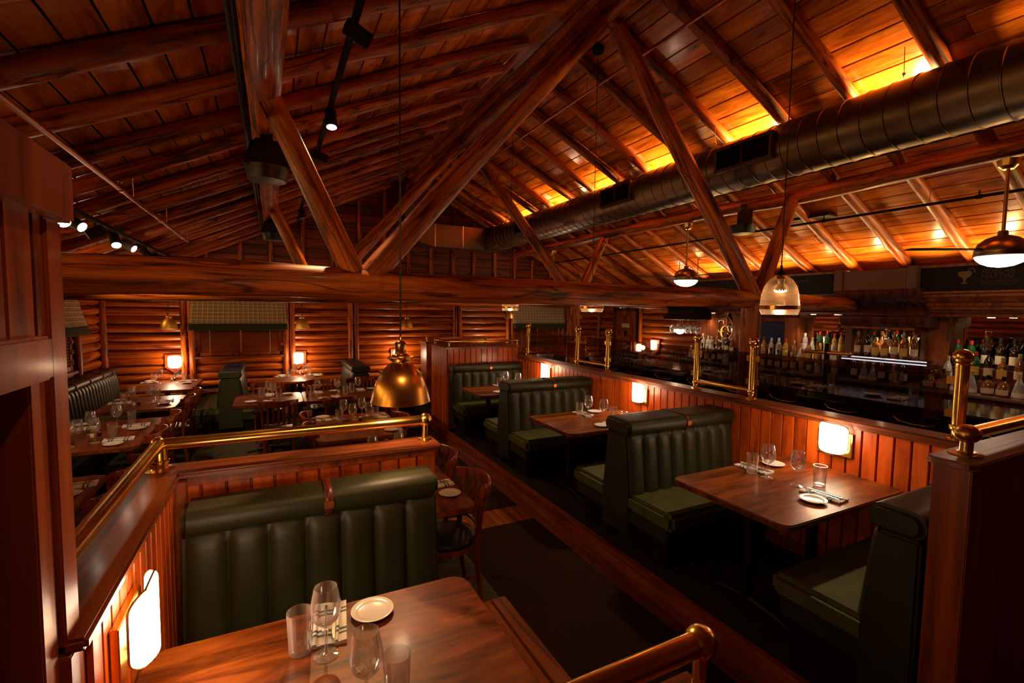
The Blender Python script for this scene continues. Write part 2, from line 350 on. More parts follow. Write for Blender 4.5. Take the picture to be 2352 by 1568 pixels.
# gable above the log wall: horizontal boards
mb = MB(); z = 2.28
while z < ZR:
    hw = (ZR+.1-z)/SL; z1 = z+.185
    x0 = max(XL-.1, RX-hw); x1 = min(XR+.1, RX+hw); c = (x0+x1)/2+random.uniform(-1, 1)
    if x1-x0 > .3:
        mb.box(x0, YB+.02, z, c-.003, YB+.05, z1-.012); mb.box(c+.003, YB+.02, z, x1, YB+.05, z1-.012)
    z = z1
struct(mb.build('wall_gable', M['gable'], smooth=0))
struct(MB().prism([(XL-.3, 2.2), (XR+.3, 2.2), (RX, ZR+.35)], YB+.06, YB+.1, 'y').build('wall_gable_backing', M['blackm'], smooth=0))
sx = [-1.05, -.52, -.02, .54, 1.07, 1.6, 2.1, 2.6, 3.11, 3.61, 4.11, 4.63, 5.16, 5.64, 6.15]
for i, x in enumerate(sx):
    log('gable_stud', 'vertical log stud on the back gable boards, %s from the left' % ORD[i], (x, YB-.02, 2.24), (x, YB-.02, rc(x)-.02), .043, .04, 50+i, cat='log stud', group='log studs of the back gable', bend=.008)
# ceiling boards
def slope_boards(name, sgn):
    mb = MB(); n = 33; bw = .178
    for i in range(n):
        u0 = i*bw; cuts = [-1.3]; c = -1.3+random.uniform(1.5, 3.5)
        while c < YB: cuts.append(c); c += random.uniform(2.6, 4.2)
        cuts.append(YB+.1)
        for a, b in zip(cuts, cuts[1:]):
            mb.box(u0+.005, a+.001, 0, u0+bw-.005, b-.001, .02)
    o = mb.build(name, M['ceil'], smooth=0, bevel=.003, seg=1)
    k = .060/cos(th)
    o.location = (RX, 0, ZR+k); o.rotation_euler = (0, th if sgn > 0 else pi-th, 0)
    if sgn < 0: o.location.z += 0; o.scale = (1, 1, -1)
    return struct(o)
slope_boards('ceiling_right', 1); slope_boards('ceiling_left', -1)
mb = MB(); k = .060/cos(th)+.04
mb.add([(RX, -1.4, ZR+k), (RX, YB+.2, ZR+k), (XR+.6, YB+.2, ZR+k-SL*(XR+.6-RX)), (XR+.6, -1.4, ZR+k-SL*(XR+.6-RX)), (XL-.6, YB+.2, ZR+k-SL*(RX-XL+.6)), (XL-.6, -1.4, ZR+k-SL*(RX-XL+.6))], [(0,1,2,3), (1,0,5,4)])
struct(mb.build('ceiling_deck', M['blackm'], smooth=0, norm=False))
# rafters
def rafters(sgn, y0, dy, side):
    ys = []; y = y0
    while y > -.9: y -= dy
    y += dy; i = 0
    while y < YB-.15: ys.append(y); y += dy
    for i, y in enumerate(ys):
        yy = y+random.uniform(-.02, .02)
        xt = RX+sgn*.40 if sgn < 0 else RX+.12; xe = RX+sgn*5.35
        n_ = len(ys)-i
        log('rafter', 'peeled log rafter on the %s roof slope, %s in from the back gable' % (side, ORD[n_-1]), (xe, yy, rc(xe)), (xt, yy, rc(xt)), .060, .052, (200 if sgn > 0 else 300)+i, cat='log rafter', group='rafters of the %s roof slope' % side, bend=.03)
rafters(1, 1.79, .6, 'right'); rafters(-1, 3.45, .585, 'left')
# ridge, purlins, trusses
log('ridge_log', 'thick peeled ridge log running along the roof peak', (RX, -1.2, 4.56), (RX, 6.95, 4.56), .10, .088, 11, bend=.03)
log('ridge_log', 'rear length of the ridge log meeting the gable', (RX, 6.95, 4.56), (RX, YB, 4.56), .088, .085, 12, bend=.03)
log('purlin_log', 'thick log purlin under the left roof slope with cables beside it', (-.01, -1.2, 3.36), (-.01, YB, 3.36), .108, .088, 13, bend=.05)
log('purlin_log', 'dark log purlin under the right roof slope below the round duct', (5.2, -1.2, 3.352), (5.2, YB, 3.352), .082, .078, 14, bend=.05)
for k, (y, nm) in enumerate(((3.37, 'near'), (6.74, 'far'))):
    log('tie_beam', 'long bowed log tie beam of the %s roof truss spanning the room' % nm, (XL+.02, y, 2.215), (6.9, y, 2.175), .118 if k == 0 else .10, .085, 21+k, bend=.05, lump=.1)
    log('truss_strut', 'log strut from the tie beam up to the ridge, left side of the %s truss' % nm, (.58, y, 2.24), (2.50, y, 4.47), .088, .076, 25+k)
    log('truss_strut', 'log strut from the tie beam up to the ridge, right side of the %s truss' % nm, (4.60, y, 2.22), (2.66, y, 4.47), .088, .076, 35+k)
    log('truss_strut', 'short log brace from the tie beam up to the left purlin, %s truss' % nm, (.50, y-.01, 2.24), (-.02, y-.01, 3.36), .078, .07, 45+k)
    log('truss_strut', 'short log brace from the tie beam up to the right purlin, %s truss' % nm, (4.66, y-.01, 2.22), (5.20, y-.01, 3.34), .08, .07, 55+k)
    log('log_post', 'upright log post under the %s tie beam beside the bar' % nm, (4.56, y+.01, 0), (4.60, y+.01, 2.14), .11, .10, 65+k, cat='log post', bend=.01, knots=2)
# ------------------------------------------------------------------ floors
mb = MB(); mb.box(XL-.2, -1.3, -.08, XR+.2, YB+.1, 0); struct(mb.build('floor', M['floorw'], smooth=0))
def carpetm(name, c1, c2):
    m = mat(name, c1, .95, spec=.1); b = m.node_tree.nodes['Principled BSDF']; tc = nd(m, 'ShaderNodeTexCoord')
    n = nd(m, 'ShaderNodeTexNoise'); n.inputs['Scale'].default_value = 90; n.inputs['Detail'].default_value = 3
    n2 = nd(m, 'ShaderNodeTexNoise'); n2.inputs['Scale'].default_value = 3
    lk(m, tc.outputs['Object'], n.inputs['Vector']); lk(m, tc.outputs['Object'], n2.inputs['Vector'])
    r = ramp(m, [(.35, c1), (.65, c2)]); lk(m, n.outputs['Fac'], r.inputs[0]); lk(m, r.outputs[0], b.inputs['Base Color'])
    bp = nd(m, 'ShaderNodeBump'); bp.inputs['Strength'].default_value = .5; bp.inputs['Distance'].default_value = .004; lk(m, n.outputs['Fac'], bp.inputs['Height']); lk(m, bp.outputs[0], b.inputs['Normal'])
    return m
M['carpet'] = carpetm('carpet', (.022,.016,.012), (.055,.042,.028)); M['carpet2'] = carpetm('carpet_dining', (.05,.04,.025), (.11,.09,.055)); M['rugm'] = carpetm('rug_pile', (.016,.006,.003), (.036,.014,.007))
struct(MB().box(2.40, .9, 0, XR, YB, ZP).build('floor_platform_right', M['carpet'], smooth=0))
struct(MB().box(-.56, -1.2, 0, 1.28, 2.68, ZP).build('floor_platform_left', M['floorw'], smooth=0))
struct(MB().box(XL, 2.69, 0, 1.45, YB, .006).build('floor_dining_carpet', M['carpet2'], smooth=0))
tag(MB().box(1.40, .2, 0, 2.25, 3.92, .010).build('aisle_rug', M['rugm'], bevel=.004), 'dark rug on the aisle floor between near booth and right platform', 'rug')
tag(MB().box(1.50, 4.28, 0, 2.25, 7.9, .010).build('aisle_rug', M['rugm'], bevel=.004), 'farther dark rug laid along the aisle beyond the wooden floor gap', 'rug')
struct(MB().box(2.345, .4, 0, 2.405, 8.0, ZP+.012).build('trim_kerb', wood('kerb_wood', (.12,.02,.004), (.32,.060,.010), (.42,.10,.018), 'y', .35, bump=.1, var=.25), bevel=.006, smooth=0))
struct(MB().box(1.22, -1.2, 0, 1.33, 2.68, ZP+.012).build('trim_kerb_left', M['cap_y'], bevel=.012, smooth=0))
struct(MB().box(XL, 2.69, 0, -.56, 2.72, .02).build('trim_threshold', M['flat'], smooth=0))

# ------------------------------------------------------------------ windows
def slats(mb, a0, a1, z0, z1, y, axis='x', n=None, tilt=1.02):
    z = z0+.012
    while z < z1:
        w_ = .024
        q = [(-w_*cos(tilt), -w_*sin(tilt)), (w_*cos(tilt), w_*sin(tilt))]
        for (d0, e0), (d1, e1) in [(q[0], q[1])]:
            if axis == 'x': vs = [(a0, y+d0, z+e0), (a1, y+d0, z+e0), (a1, y+d1, z+e1), (a0, y+d1, z+e1)]
            else: vs = [(y+d0, a0, z+e0), (y+d0, a1, z+e0), (y+d1, a1, z+e1), (y+d1, a0, z+e1)]
            vs2 = [(a, b, c+.003) for a, b, c in vs]
            mb.add(vs+vs2, [(0,1,2,3), (7,6,5,4), (0,4,5,1), (1,5,6,2), (2,6,7,3), (3,7,4,0)])
        z += .044
# plaid cloth
m = mat('plaid_cloth', (.2,.15,.08), .85, spec=.2); b = m.node_tree.nodes['Principled BSDF']; tc = nd(m, 'ShaderNodeTexCoord'); sxyz = nd(m, 'ShaderNodeSeparateXYZ'); lk(m, tc.outputs['UV'], sxyz.inputs[0])
def stripe(sock, per, wd):
    a = nd(m, 'ShaderNodeMath', operation='MODULO'); lk(m, sock, a.inputs[0]); a.inputs[1].default_value = per
    c = nd(m, 'ShaderNodeMath', operation='LESS_THAN'); lk(m, a.outputs[0], c.inputs[0]); c.inputs[1].default_value = wd; return c.outputs[0]
col = None
base = nd(m, 'ShaderNodeRGB'); base.outputs[0].default_value = (.36, .26, .12, 1); cur = base.outputs[0]
for ax, per, wd, c_, f_ in (('X', .084, .034, (.22,.17,.075), .7), ('Y', .066, .028, (.22,.17,.075), .7), ('X', .084, .009, (.8,.68,.46), .9), ('Y', .066, .008, (.8,.68,.46), .9), ('X', .0375, .003, (.36,.30,.18), .5), ('Y', .031, .003, (.36,.30,.18), .5)):
    mx = nd(m, 'ShaderNodeMix', data_type='RGBA'); st = stripe(sxyz.outputs[ax], per, wd); mm = nd(m, 'ShaderNodeMath', operation='MULTIPLY'); lk(m, st, mm.inputs[0]); mm.inputs[1].default_value = f_
    lk(m, mm.outputs[0], mx.inputs[0]); lk(m, cur, mx.inputs[6]); mx.inputs[7].default_value = (*c_, 1); cur = mx.outputs[2]
lk(m, cur, b.inputs['Base Color']); M['plaid'] = m
M['hem'] = mat('green_hem', (.035,.045,.016), .8, spec=.2); M['blind'] = mat('blind_slat', (.30,.065,.015), .38)
def shade_thing(label, wdt, loc, rz):
    t = thing('window_shade', label, 'window shade', loc, rz)
    def surf(z0, z1, off, nm, mt):
        # profile: falls from the wall and flares outward (towards -y) at the hem
        mb = MB(); nu = 28; nv = 8; uv = []
        def prof(z): q = (2.22-z)/.60; return .04+.13*q**1.4
        def F(u, v):
            z = z1+(z0-z1)*v; d = prof(z); q = (2.22-z)/.6; hw = wdt/2+.02+.035*q
            s = u*2-1
            # returns at both ends
            if abs(s) > .9: x = math.copysign(hw, s); y = -d+(abs(s)-.9)/.1*d*.95
            else: x = s/.9*hw; y = -d-.006*sin(x*23)
            return (x, y-off, z)
        mb.grid(F, nu, nv); o = mb.build(nm, mt, t, smooth=60, norm=False)
        ul = o.data.uv_layers.new(name='UVMap')
        for lp in o.data.loops:
            i = lp.vertex_index % (nu+1); j = lp.vertex_index//(nu+1); ul.data[lp.index].uv = (5+(i/nu)*(wdt+.35), 5+(z1+(z0-z1)*j/nv))
        md = o.modifiers.new('s', 'SOLIDIFY'); md.thickness = .006
        return o
    surf(1.72, 2.22, 0, 'plaid_panel', M['plaid']); surf(1.615, 1.735, .004, 'green_hem', M['hem'])
    MB().box(-wdt/2-.02, -.05, 2.19, wdt/2+.02, 0, 2.225).build('headrail', M['flat'], t)
    return t
def window(n, a0, a1, z0, z1, wall):
    """wall: ('y', Y) back wall or ('x', X) left wall (mirrored)"""
    ax, f = wall
    def bx(mb, u0, u1, d0, d1, zz0, zz1):
        if ax == 'y': mb.box(u0, f+d0, zz0, u1, f+d1, zz1)
        else: mb.box(f-d1, u0, zz0, f-d0, u1, zz1)
    root = bpy.data.objects.new('window_%d' % n, None); COL.objects.link(root); struct(root)
    fr = MB()
    for (u0, u1, q0, q1) in ((a0-.05, a0+.03, z0-.05, z1), (a1-.03, a1+.05, z0-.05, z1), (a0, a1, z1-.04, z1+.03), (a0, a1, z0-.05, z0+.02), ((a0+a1)/2-.02, (a0+a1)/2+.02, z0, z1)):
        bx(fr, u0, u1, .0, .10, q0, q1)
    fr.build('window_frame', M['flat'], root, bevel=.004)
    sl = MB(); bx(sl, a0-.09, a1+.09, -.05, .06, z0-.09, z0-.05); bx(sl, a0-.03, a1+.03, -.01, .03, z0-.15, z0-.09); sl.build('window_sill', M['cap'], root, bevel=.006)
    gp = MB(); bx(gp, a0+.02, a1-.02, .07, .075, z0, z1); gp.build('window_pane', M['glass'], root)
    mb = MB()
    if ax == 'y': slats(mb, a0+.0, a1-.0, z0+.02, z1-.04, f+.02, 'x')
    else: slats(mb, a0+.0, a1-.0, z0+.02, z1-.04, f-.02, 'y', tilt=-1.02)
    mb.build('blind_slats', M['blind'], root, smooth=0)
    mb = MB()
    for q in (.14, .5, .86):
        u = a0+(a1-a0)*q; bx(mb, u-.002, u+.002, -.012, -.008, z0+.01, z1-.04)
    mb.build('blind_cord', M['white'], root, smooth=0)
window(1, *WL, ('x', XL)); window(2, *W2, ('y', YB)); window(3, *W3, ('y', YB))
shade_thing('plaid window shade with green hem over the window near the corner banquette, left wall', 1.62, (XL+.03, 8.05, 0), pi/2)
shade_thing('wide plaid window shade with green hem, back wall between two brass pendants', 1.46, (-.545, YB-.03, 0), 0)
shade_thing('plaid window shade with green hem far right on the back wall', 1.34, (5.82, YB-.03, 0), 0)
# vertical log posts on the walls
vp = [(-2.53, 0), (-1.42, 1), (-1.31, 1), (.22, 2), (.33, 2), (1.42, 3), (1.52, 3), (3.66, 4), (3.77, 4), (4.98, 5), (5.09, 5), (6.55, 6), (6.66, 6), (7.66, 7)]
for i, (x, _) in enumerate(vp):
    log('wall_post', 'upright half log against the back log wall, %s from the left corner' % ORD[i], (x, YB-.03, 0), (x, YB-.03, 2.24), .052, .046, 80+i, cat='log post', group='upright logs of the back wall', bend=.02)
for i, y in enumerate((7.12, 8.92)):
    log('wall_post', 'upright log beside the left wall window, %s side' % ('near', 'far')[i], (XL+.03, y, 0), (XL+.03, y, 2.24), .052, .046, 95+i, cat='log post', bend=.02)
# door in the right wall
root = bpy.data.objects.new('door_1', None); COL.objects.link(root); struct(root)
X = XR+.0
MB().box(X-.02, 8.66, 0, X+.02, 9.38, 2.06).build('door_slab', M['flat'], root)
mb = MB()
for y0, y1, z0, z1 in ((8.66,8.74,0,2.06), (9.30,9.38,0,2.06), (8.98,9.06,.2,1.95), (8.74,9.30,1.93,2.06), (8.74,9.30,1.45,1.58), (8.74,9.30,.85,1.0), (8.74,9.30,0,.2)): mb.box(X-.032, y0, z0, X-.018, y1, z1)
mb.build('door_panelling', M['flat'], root, bevel=.003)
mb = MB(); mb.box(X-.06, 9.38, 0, X+.03, 9.46, 2.14); mb.box(X-.06, 8.58, 0, X+.03, 8.66, 2.14); mb.box(X-.06, 8.58, 2.06, X+.03, 9.46, 2.14); mb.build('door_frame', M['bar'], root, bevel=.004)
t = MB().box(X-.042, 8.87, 1.665, X-.034, 9.15, 1.755).build('door_plate', M['cream'], None); tag(t, 'small cream lettered plate on the back door', 'door sign')
def text(s, parent, size, mt, loc, rot, ext=.001, shear=0, name='lettering', align='CENTER', sx_=1):
    c = bpy.data.curves.new(name, 'FONT'); c.body = s; c.size = size; c.extrude = ext; c.shear = shear; c.align_x = align; c.align_y = 'CENTER'; c.resolution_u = 3
    c.materials.append(M[mt] if isinstance(mt, str) else mt); o = bpy.data.objects.new(name, c); COL.objects.link(o); o.location = loc; o.rotation_euler = rot; o.scale = (sx_, 1, 1)
    S.view_layers[0].update(); me = bpy.data.meshes.new_from_object(o.evaluated_get(bpy.context.evaluated_depsgraph_get()))
    o2 = bpy.data.objects.new(name, me); COL.objects.link(o2); o2.location = loc; o2.rotation_euler = rot; o2.scale = (sx_, 1, 1); bpy.data.objects.remove(o)
    if parent: o2.parent = parent
    return o2
RW = (pi/2, 0, -pi/2)   # reads from -X side
text('NO ENTRY', t, .05, mat('plate_ink', (.25,.17,.09), .6), (X-.043, 9.01, 1.71), RW)
e = thing('exit_sign', 'green lit exit sign above the back door', 'exit sign', (XR-.10, 9.02, 2.17))
MB().box(-.02, -.16, -.07, .02, .16, .07).build('sign_box', M['blackm'], e, bevel=.004); text('EXIT', e, .13, 'exit', (-.022, 0, 0), RW)
# the nearer wall post beside the door
log('wall_post', 'upright log at the right side of the back door', (XR-.03, 8.5, 0), (XR-.03, 8.5, 2.22), .05, .045, 99, cat='log post', bend=.02)
# ------------------------------------------------------------------ half walls with tongue and groove boards
def boards(mb, a0, a1, fixed, z0, z1, axis, sgn, wdt=.096, t=.012):
    n = max(1, round((a1-a0)/wdt)); wd = (a1-a0)/n
    for i in range(n):
        p = a0+i*wd+.0035; q = a0+(i+1)*wd-.0035; c = .004
        lo, hi = (fixed, fixed+sgn*t)
        for u0, u1, d in ((p, q, hi),):
            if axis == 'y': vs = [(lo,u0,z0),(lo,u1,z0),(lo,u1,z1),(lo,u0,z1),(d,u0+c,z0),(d,u1-c,z0),(d,u1-c,z1),(d,u0+c,z1)]
            else: vs = [(u0,lo,z0),(u1,lo,z0),(u1,lo,z1),(u0,lo,z1),(u0+c,d,z0),(u1-c,d,z0),(u1-c,d,z1),(u0+c,d,z1)]
            mb.add(vs, [(0,1,2,3),(4,5,6,7),(0,1,5,4),(1,2,6,5),(2,3,7,6),(3,0,4,7)])
def core(mb, *a): mb.box(*a)
# right booth partition (below the bar)
t = thing('booth_partition', 'long pine panelled half wall behind the right hand booths, carrying brass posts', 'partition', (3.66, 0, 0))
mb = MB(); boards(mb, .92, 7.82, 0, ZP, 1.262, 'y', -1); mb.build('pine_boards', M['panel'], t, smooth=0)
MB().box(.002, .92, 0, .14, 7.82, 1.262).build('core', M['bar'], t, smooth=0)
MB().box(-.03, .9, 1.262, .17, 7.0, 1.292).build('cap_rail', M['cap_y'], t, bevel=.008)
MB().box(-.022, .92, 1.235, -.008, 7.0, 1.262).build('trim_strip', M['cap_y'], t, bevel=.003)
MB().box(-.024, .92, ZP, -.010, 7.0, ZP+.09).build('skirting', M['flat'], t, bevel=.003)
# far end service cabinet between booth rows
t = thing('end_partition', 'tall pine panelled block closing the far end of the booth row, brass rail on top', 'partition', (2.42, 7.0, 0))
mb = MB(); boards(mb, 0, 1.24, 0, 0, 1.42, 'x', -1); boards(mb, 0, .8, 0, 0, 1.42, 'y', -1, .08); mb.build('pine_boards', M['panel'], t, smooth=0)
MB().box(.002, .002, 0, 1.24, .8, 1.42).build('core', M['bar'], t, smooth=0)
MB().box(-.03, -.03, 1.42, 1.40, .83, 1.45).build('cap_rail', M['cap'], t, bevel=.008)
t = thing('rear_partition', 'small pine panelled half wall seen beyond the tall end block', 'partition', (2.72, 9.15, 0))
mb = MB(); boards(mb, 0, .75, 0, 0, 1.36, 'x', -1); mb.build('pine_boards', M['panel'], t, smooth=0); MB().box(0, .002, 0, .75, .4, 1.36).build('core', M['bar'], t, smooth=0)
MB().box(-.03, -.03, 1.36, .78, .43, 1.385).build('cap_rail', M['cap'], t, bevel=.006)
# near end wall of the right booth row
t = thing('near_partition', 'dark wooden end wall at the right edge with worn cap and brass rail', 'partition', (2.44, .80, 0))
MB().box(0, 0, 0, 2.1, .125, 1.432).build('core', M['flat'], t, bevel=.004)
mb = MB(); boards(mb, .03, 1.2, .125, ZP, 1.425, 'x', 1); mb.build('pine_boards', M['panel'], t, smooth=0)
mcap = wood('worn_cap', (.10,.035,.025), (.28,.11,.085), (.48,.23,.19), 'x', .42, bump=.5, coat=.05, along=.5, across=5, var=.1, knots=False)
mb = MB(); pl = [(-.02,-.02+.03), (.01,-.02), (2.1,-.02), (2.1,.15), (.01,.15), (-.02,.12)]; mb.prism(pl, 1.432, 1.462); mb.build('cap_rail', mcap, t, bevel=.006)
# near left booth walls
t = thing('booth_partition', 'L shaped pine half wall around the near left booth with worn cap', 'partition', (0, 0, 0))
mb = MB(); boards(mb, -.41, .80, 2.54, ZP, 1.262, 'x', -1, .105); boards(mb, 1.40, 2.54, -.41, ZP, 1.262, 'y', 1, .075); mb.build('pine_boards', M['panel'], t, smooth=0)
mb = MB(); mb.box(-.54, 2.542, 0, .80, 2.66, 1.262); mb.box(-.54, 1.32, 0, -.412, 2.66, 1.262); mb.build('core', M['flat'], t, smooth=0, bevel=.003)
mb = MB(); mb.box(-.42, 2.50, 1.262, .83, 2.69, 1.292); mb.build('cap_rail', M['cap'], t, bevel=.008)
mb = MB(); mb.prism([(-.57, 1.33), (-.385, 1.33), (-.385, 2.50), (-.385, 2.69), (-.57, 2.69)], 1.262, 1.293); mb.build('cap_rail', M['cap_y'], t, bevel=.008)
mb = MB(); mb.box(-.40, 2.522, 1.225, .80, 2.536, 1.262); mb.box(.735, 2.518, ZP, .80, 2.536, 1.23); mb.box(-.404, 2.47, ZP, -.36, 2.536, 1.262); mb.build('corner_trim', M['flat'], t, bevel=.003)
# near wall under the foreground rail
t = thing('booth_partition', 'half wall below the foreground brass rail, cap just at the bottom edge', 'partition', (0, 0, 0))
MB().box(.1, .66, 0, .90, .80, 1.10).build('core', M['flat'], t, bevel=.004); MB().box(.08, .64, 1.10, .93, .82, 1.13).build('cap_rail', M['cap'], t, bevel=.006)
# left tall service cabinet
t = thing('service_cabinet', 'tall blurred wooden cabinet side at the left edge with dark opening', 'cabinet', (-.42, 0, 0))
MB().box(-.16, .25, 2.222, .022, 1.42, 2.352).build('header', M['flat'], t, bevel=.006)
mb = MB(); boards(mb, .25, 1.40, -.02, 1.975, 2.222, 'y', 1, .115); mb.build('upper_boards', M['flat'], t, smooth=0)
MB().box(-.14, .25, 1.885, .012, 1.30, 1.975).build('mid_rail', M['flat'], t, bevel=.006)
MB().box(-.14, 1.33, 0, 0, 1.41, 2.222).build('corner_stile', M['flat'], t, bevel=.004)
MB().box(-.12, 1.255, 0, -.012, 1.325, 1.885).build('inner_stile', M['flat'], t, bevel=.004)
MB().box(-.40, .25, 0, -.14, 1.33, 2.222).build('cabinet_back', M['bar'], t, smooth=0)

# ------------------------------------------------------------------ upholstered benches
def rrect(w_, h, r, n=5):
    out = []
    for cx, cy_, a in ((w_/2-r, h-r, 0), (-w_/2+r, h-r, 90), (-w_/2+r, r, 180), (w_/2-r, r, 270)):
        for k in range(n+1): q = R(a+90*k/n); out.append((cx+r*cos(q), cy_+r*sin(q)))
    return out
def bench(label, L, double, loc, rz=0, group='green booth benches', nch=8, strap=True, straps=None, zs=.46, zt=1.03, sd=.46, name='booth_bench'):
    """back runs along local x from 0 to L; seats face -y (and +y when double)"""
    t = thing(name, label, 'bench', loc, rz, group)
    bt = .30 if double else .20; sides = (-1, 1) if double else (-1,)
    yoff = 0
    y0b = -bt/2; y1b = bt/2
    # end panels / core
    pr = [(y0b-.02, .12), (y0b-.015, zs), (y0b+.035, .91), (y1b-.035 if double else y1b, .91), (y1b+.015 if double else y1b, zs), (y1b+.02 if double else y1b, .12)]
    mb = MB(); mb.prism(pr, 0, L, 'x'); mb.build('back_core', M['green'], t, bevel=.012, seg=2)
    for s in sides:
        def F(u, v, s=s):
            q = (u*nch) % 1; q = min(max(q, 0), 1); bul = (1-abs(2*q-1)**3.2)
            if u >= 1: bul = 0
            z = zs-.01+(.93-zs+.01)*v
            top = 1-max(0, (v-.86)/.14)**2*.9
            yy = (bt/2+.018-.052*v)+bul*.034*top-.004
            return (.012+u*(L-.024), s*yy, z)
        mb = MB(); mb.grid(F, nch*10, 12); mb.build('channel_back', M['green'], t, smooth=70, norm=False if s > 0 else True)
        e = bt/2
        # seat cushion, apron, plinth
        mb = MB(); lo, hi = sorted((s*(e-.02), s*(e+sd))); mb.box(0, lo, zs-.125, L, hi, zs); mb.build('seat_cushion', M['seatg'], t, bevel=.03, seg=4, smooth=60)
        lo, hi = sorted((s*(e-.02), s*(e+sd-.05))); MB().box(.015, lo, zs-.225, L-.01, hi, zs-.125).build('apron', M['green'], t, bevel=.01)
        lo, hi = sorted((s*(e-.02), s*(e+sd-.12))); MB().box(.07, lo, 0, L-.01, hi, zs-.225).build('plinth', M['blackm'], t)
    rw = bt+.02; rh = zt-.905
    mb = MB(); yc = 0
    mb.prism([(u+yc, .905+v) for u, v in rrect(rw, rh, .056)], 0, L, 'x'); mb.build('head_roll', M['green'], t, bevel=.022, seg=3, smooth=70)
    for sx_ in (straps or [L*.52]):
        mb = MB(); o1 = rrect(rw+.008, rh+.012, .060); o2 = rrect(rw-.002, rh+.002, .055)
        n = len(o1); vs = []
        for x in (sx_-.018, sx_+.018): vs += [(x, u+yc, .899+v) for u, v in o1]
        mb.add(vs, [(i, (i+1) % n, n+(i+1) % n, n+i) for i in range(n)]); st = mb.build('leather_strap', M['strap'], t, smooth=60)
        md = st.modifiers.new('s', 'SOLIDIFY'); md.thickness = .004
        MB().box(sx_-.022, y0b-.022, .95, sx_+.022, y0b-.014, .985).build('buckle', M['copper'], st, bevel=.003)
    return t
# right booths: backs along X, module 2.09 m
bench('green leather double bench between the nearest and the middle right booth', 1.20, True, (2.44, 2.94, ZP))
bench('green leather double bench between the middle and the far right booth', 1.20, True, (2.44, 5.03, ZP))
bench('green leather bench against the tall pine block at the far end', 1.20, False, (2.44, 6.88, ZP))
bench('green leather bench at the lower right, back against the dark end wall', 1.20, False, (3.64, 1.045, ZP), pi)
bench('large green leather bench facing the camera side in the near left booth', 1.11, False, (-.36, 2.40, ZP), nch=7)
# back wall booths (backs along Y)
for i, x in enumerate((-.62, 1.36, 3.32)):
    bench(('green bench divider end on, between the corner table and the brass lamp table', 'green bench divider end on behind the brass pendant', 'green bench divider in front of the back wall, right of the pendant')[i], 1.42, True, (x, 8.52, 0), pi/2, nch=11, sd=.36)
# banquette on the left wall
bench('long green leather banquette along the left log wall under the window', 6.1, False, (-2.40, 3.75, 0), pi/2, nch=48, straps=[.9, 2.0, 3.1, 4.2, 4.75, 5.3, 5.75], name='banquette', group=None, zt=1.02)

# ------------------------------------------------------------------ tables
def rr_poly(x0, y0, x1, y1, r, n=6):
    out = []
    for cx, cy_, a in ((x1-r, y1-r, 0), (x0+r, y1-r, 90), (x0+r, y0+r, 180), (x1-r, y0+r, 270)):
        for k in range(n+1): q = R(a+90*k/n); out.append((cx+r*cos(q), cy_+r*sin(q)))
    return out
def table(label, x0, y0, x1, y1, zf, mt='table', cols=1, group=None, th_=.038, r=.07):
    cx, cy_ = (x0+x1)/2, (y0+y1)/2; t = thing('dining_table', label, 'table', (cx, cy_, zf), 0, group)
    mb = MB(); mb.prism(rr_poly(x0-cx, y0-cy_, x1-cx, y1-cy_, r), .75-th_, .75); mb.build('tabletop', M[mt], t, bevel=.006, seg=2)
    mb = MB(); mb.prism(rr_poly(x0-cx+.05, y0-cy_+.05, x1-cx-.05, y1-cy_-.05, .05), .75-th_-.012, .75-th_+.002); mb.build('under_frame', M['blackm'], t)
    lx = x1-x0 > y1-y0; D = max(x1-x0, y1-y0)
    offs = [0] if cols == 1 else [-D*.27, D*.27]
    for o_ in offs:
        c = (o_, 0) if lx else (0, o_)
        MB().tube([(c[0], c[1], .03), (c[0], c[1], .70)], .036, 14).build('column', M['iron'], t)
        mb = MB(); arms = ((1,0),(-1,0),(0,1),(0,-1)) if cols == 1 else (((0,1),(0,-1)) if lx else ((1,0),(-1,0)))
        for ax_, ay_ in arms:
            a = .29; mb.tube([(c[0], c[1], .065), (c[0]+ax_*.1, c[1]+ay_*.1, .055), (c[0]+ax_*a*.8, c[1]+ay_*a*.8, .032), (c[0]+ax_*a, c[1]+ay_*a, .014)], [.03,.026,.018,.014], 8)
        mb.build('foot', M['iron'], t)
        MB().box(c[0]-.12, c[1]-.12, .69, c[0]+.12, c[1]+.12, .702).build('mount_plate', M['iron'], t)
    return t
table('dark wood table of the near left booth lit by the white sconce', -.39, .94, .71, 1.84, ZP, cols=2)
table('wood table of the nearest right booth beside the largest lit sconce', 2.41, 1.50, 3.64, 2.33, ZP, cols=2)
table('wood table of the middle right booth', 2.41, 3.55, 3.64, 4.38, ZP, cols=2)
table('wood table of the far right booth in front of the pine block', 2.41, 5.65, 3.64, 6.42, ZP, cols=2)
TN = {'N2': ('aisle table right behind the near booth', .30, 2.80, 1.19, 4.16), 'N1': ('square table left of the aisle, behind the long brass rail', .36, 4.80, 1.24, 5.98),
      'M1': ('centre table half lit by blue window light', -.50, 7.0, .355, 7.86), 'M2': ('centre table beside the brass pendant', .365, 7.0, 1.62, 7.86),
      'L0': ('nearest banquette table at the left edge, partly hidden', -1.98, 3.75, -1.14, 4.56), 'L1': ('large banquette table, second from the left edge', -1.97, 5.33, -1.13, 6.66),
      'L2': ('middle banquette table', -1.97, 7.22, -1.14, 8.24), 'L3': ('corner banquette table under the first wall sconce', -2.0, 8.76, -1.13, 9.98),
      'W1': ('booth table by the back wall under the second sconce', -.02, 8.98, .86, 9.98), 'W2': ('booth table by the back wall behind the pendant', 1.92, 8.98, 2.62, 9.98)}
for k, (lb, *a) in TN.items(): table('dark wood '+lb, *a, 0, 'table_y' if k[0] in 'LN' else 'table', r=.09)

